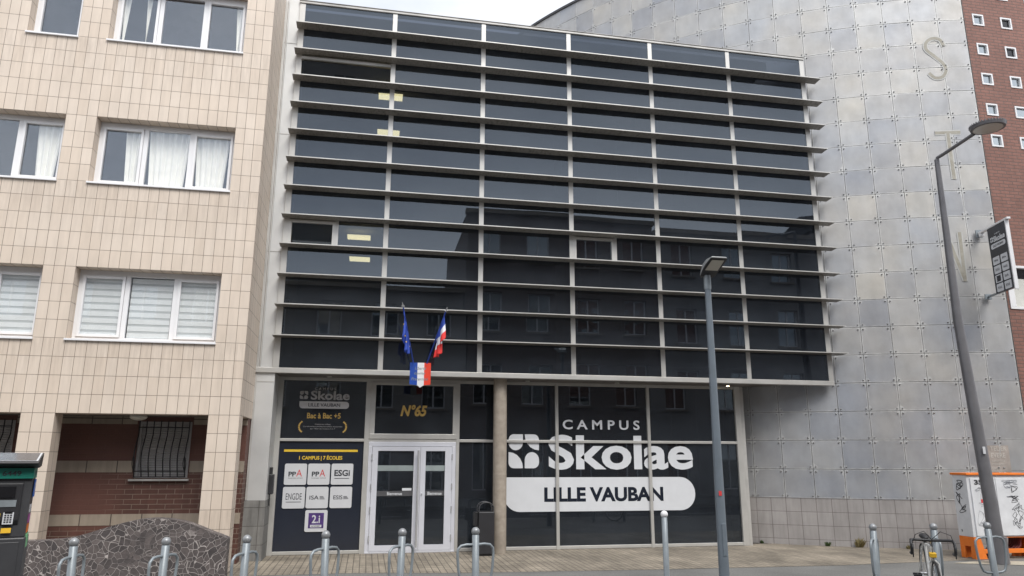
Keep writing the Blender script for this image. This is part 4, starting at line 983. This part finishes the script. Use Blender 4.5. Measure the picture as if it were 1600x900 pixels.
for s_ in (-1, 1):
    q.tube([(.97, s_*.205, .84), (1.02, s_*.205, .86), (1.03, s_*.205, .80), (1.0, s_*.205, .72)], [.014, .012, .007, .006], 6)
    q.tube([Vector(p) for p in [(.99, s_*.2, .87), (1.05, s_*.17, .97), (1.0, s_*.08, 1.0), (.92, 0, .90), (.86, 0, .74)]], .004, 5)
obj('brake_lever', q, 'bike_black', BY)
q = MB(); q.tube([ST, (.29, 0, .80)], .012, 8); q.sphere((.28, 0, .82), .13, 0, 14, 8, (1, .42, .22)); obj('saddle', q, 'bike_black', BY)
q = MB(); q.tube([(.42, .02, .28), (.42, .035, .28)], .09, 20); q.tube([(.42, .05, .28), (.55, .06, .18)], .009, 6); q.tube([(.42, -.05, .28), (.29, -.06, .38)], .009, 6); obj('crank', q, 'chrome', BY)
for x, y, z in ((.55, .11, .18), (.29, -.11, .38)):
    q = MB(); q.box(x-.05, y-.045, z-.012, x-.03, y+.045, z+.012); q.box(x+.03, y-.045, z-.012, x+.05, y+.045, z+.012); q.box(x-.03, y-.008, z-.01, x+.03, y+.008, z+.01); obj('pedal', q, 'bike_black', BY)
q = MB(); q.box(.83, -.035, .70, .90, .035, .75); obj('reflector', q, 'yellow_sticker', BY, .008)

# ------------------------------------------------------------------ parking meter
PM = thing('parking_meter', 'dark grey parking ticket machine with solar top and green band at the left edge', 'ticket machine', (-1.375, -6.08, 0), R(17), local=True)
q = MB(); q.box(-.21, -.16, 0, .17, .16, 1.02); obj('cabinet', q, 'meter_grey', PM, .012)
q = MB(); q.box(-.18, -.168, .70, .13, -.161, .985); q.box(-.18, -.168, .10, .13, -.161, .66); obj('access_door', q, 'meter_grey', PM, .004)
q = MB(); q.prism([(-.20, -.15, 1.021), (-.20, .15, 1.021), (-.20, .15, 1.60), (-.20, -.12, 1.60), (-.20, -.13, 1.45)], (.36, 0, 0)); obj('upper_body', q, 'meter_grey', PM, .008)
q = MB(); q.box(-.206, -.152, 1.50, .166, .156, 1.585, 0); q.text('6449', (-.06, -.1535, 1.523), X, Z, .135, .04, NY, 1, .02, depth=.001); q.text('6449', (.1675, -.05, 1.523), (0, 1, 0), Z, .13, .04, (1, 0, 0), 1, .02, depth=.001); obj('number_band', q, ['meter_green', 'ink_dark'], PM)
q = MB(); q.prism([(-.26, -.24, 1.635), (-.26, .20, 1.715), (-.26, .20, 1.70), (-.26, .13, 1.60), (-.26, -.13, 1.587), (-.26, -.24, 1.62)], (.455, 0, 0)); pt = obj('solar_cap', q, 'dark_plastic', PM, .006)
q = MB(); sl = lambda y: 1.635+(y+.24)*(.08/.44)+.003
q.add([(-.24, -.20, sl(-.20)), (.185, -.20, sl(-.20)), (.185, .18, sl(.18)), (-.24, .18, sl(.18))], [(0, 1, 2, 3)], 1)
q.add([(-.225, -.185, sl(-.185)+.002), (.17, -.185, sl(-.185)+.002), (.17, .165, sl(.165)+.002), (-.225, .165, sl(.165)+.002)], [(0, 1, 2, 3)], 0); obj('solar_panel', q, ['solar', 'plate'], pt)
def face(x0, x1, z0, z1, mi, pr=.004):
    yb_ = lambda z: -.15+(z-1.021)*(.02/.429); q.add([(x0, yb_(z0)-pr, z0), (x1, yb_(z0)-pr, z0), (x1, yb_(z1)-pr, z1), (x0, yb_(z1)-pr, z1)], [(0, 1, 2, 3)], mi)
q = MB(); q.prism([(-.19, -.15, 1.12), (-.19, -.172, 1.16), (-.19, -.165, 1.46), (-.19, -.135, 1.48)], (.29, 0, 0)); obj('fascia', q, 'dark_plastic', PM, .006)
q = MB(); face(-.13, .055, 1.345, 1.435, 0, .042); obj('screen', q, 'screen_black', PM)
q = MB(); face(-.16, .07, 1.27, 1.325, 0, .036)
face(-.01, .065, 1.13, 1.24, 2, .03)
for r2 in range(4):
    for c in range(3): face(.0+c*.02, .014+c*.02, 1.142+r2*.018, 1.154+r2*.018, 1, .032)
face(.0, .055, 1.215, 1.233, 3, .032); face(-.12, -.03, 1.185, 1.22, 4, .032); face(-.10, -.05, 1.22, 1.25, 2, .031); face(-.01, .06, 1.06, 1.10, 4, .026); face(-.11, -.06, 1.07, 1.11, 4, .026)
obj('keypad', q, ['galv', 'ink_dark', 'plate', 'screen_black', 'yellow_sticker'], PM)
q = MB()
xx = .1695
q.box(xx-.001, -.03, 1.34, xx+.002, .12, 1.49, 0); q.text('P', (xx+.003, .01, 1.365), (0, 1, 0), Z, .065, .10, (1, 0, 0), 1, .05, depth=.0)
xx = .162; 
for z0, z1, mi in ((1.25, 1.28, 1), (1.215, 1.245, 1), (1.13, 1.20, 2), (1.05, 1.12, 3), (.93, 1.04, 4)): q.box(xx-.001, -.07, z0, xx+(.010 if z1 < 1.1 else .003), .07, z1, mi)
for o_ in q.v: pass
obj('stickers', q, ['sign_blue', 'plate', 'sticker_purple', 'orange', 'sticker_green'], PM)

# ------------------------------------------------------------------ weeds
def weed(x, y, h, n_, lab, mat='leaf'):
    q = MB(); rg2 = random.Random(int(x*100))
    for i in range(n_):
        a2 = rg2.random()*2*PI; r2 = rg2.random()*h*.9; hh = h*(.4+.6*rg2.random()); bx, by = x+rg2.uniform(-.05, .05)*h*8, y+rg2.uniform(-.03, .03)
        tip = Vector((bx+math.cos(a2)*r2*.7, by+math.sin(a2)*r2*.5-abs(r2)*.3, hh)); wd = .006+.006*rg2.random(); d = Vector((-math.sin(a2), math.cos(a2), 0))*wd
        m_ = Vector((bx, by, 0)).lerp(tip, .55)+Vector((0, 0, hh*.2)); q.add([Vector((bx, by, 0))-d*.4, Vector((bx, by, 0))+d*.4, m_+d, tip, m_-d], [(0, 1, 2, 3, 4)])
    obj('weed', q, mat, label=lab, cat='weed', group='weeds along the walls', origin=(x, y, 0))
for s, h, n_, lab, mt in ((-3.9, .07, 30, 'small green weed at the foot of the shopfront corner', 'leaf'), (-1.75, .09, 40, 'low green weed tuft growing where pavement meets curved wall', 'leaf'), (-.75, .19, 70, 'tallest dry weed tuft at the foot of the curved wall', 'dry_leaf'), (.75, .08, 45, 'flat weed tuft between tallest tuft and cabinet', 'dry_leaf')):
    p = arc(s, .05); weed(p[0], p[1], h, n_, lab, mt)
weed(-1.9, -2.08, .10, 50, 'green weeds at the foot of the mosaic wall', 'leaf')

# ------------------------------------------------------------------ houses across the street (seen only in the reflections)
def house(x0, x1, h, mat, lab, nst, pitch=0):
    yf = -16.6; t = thing('town_house', lab, 'house', ((x0+x1)/2, yf-4, 0), group='houses across the street')
    hs_ = []; nw = max(2, int((x1-x0)/2.0)); fl = h/nst
    for r2 in range(nst):
        for k in range(nw):
            cx = x0+(x1-x0)*(k+.5)/nw; z = r2*fl+(.9 if r2 else .3); hs_.append((cx-.5, cx+.5, z, r2*fl+fl-.55))
    mb = MB(); holed(mb, x0, x1, 0, h, yf, yf-.3, hs_)
    mb.f = [list(reversed(f)) for f in mb.f]
    mb.box(x0, yf-8, 0, x1, yf-1.2, h); mb.box(x0, yf-1.2, 0, x0+.2, yf-.3, h); mb.box(x1-.2, yf-1.2, 0, x1, yf-.3, h); mb.box(x0, yf-1.2, h-.2, x1, yf-.3, h)
    obj('wall', mb, mat, t)
    q = MB(); q.box(x0-.05, yf-.1, h, x1+.05, yf+.25, h+.18); obj('cornice', q, 'concrete', t)
    if pitch: q = MB(); q.prism([(x0, yf-.1, h+.18), (x0, yf-4, h+.18+pitch), (x0, yf-8, h+.18)], (x1-x0, 0, 0)); obj('roof', q, 'roof_dark', t)
    for (a, b2, c, d) in hs_:
        q = MB(); f = .06; y = yf-.2; q.box(a, y, c, b2, y+.05, c+f); q.box(a, y, d-f, b2, y+.05, d); q.box(a, y, c+f, a+f, y+.05, d-f); q.box(b2-f, y, c+f, b2, y+.05, d-f); q.box((a+b2)/2-.03, y, c+f, (a+b2)/2+.03, y+.05, d-f)
        wo = obj('window', q, 'white_pvc', t); q = MB(); q.box(a+f, y+.02, c+f, b2-f, y+.026, d-f); obj('pane', q, 'window_glass', wo)
        if c > 1: q = MB(); q.box(a-.08, yf, c-.1, b2+.08, yf+.12, c-.02); obj('sill', q, 'concrete', wo)
house(-26, -12, 9.5, 'opposite_brick', 'red brick house row seen in the glass far left', 3, 1)
house(-12, 5.4, 8.3, 'render', 'low rendered house reflected at the left of the glass front', 3, 0)
house(5.45, 14, 12.0, 'opposite_brick', 'tall brick house reflected in the middle of the glass front', 4, 0)
house(14.05, 24, 11.6, 'pale_render', 'pale rendered house reflected at the right of the glass front', 4, 0)
house(24.05, 42, 13, 'opposite_brick', 'brick house seen in the glass far right', 4, 1)
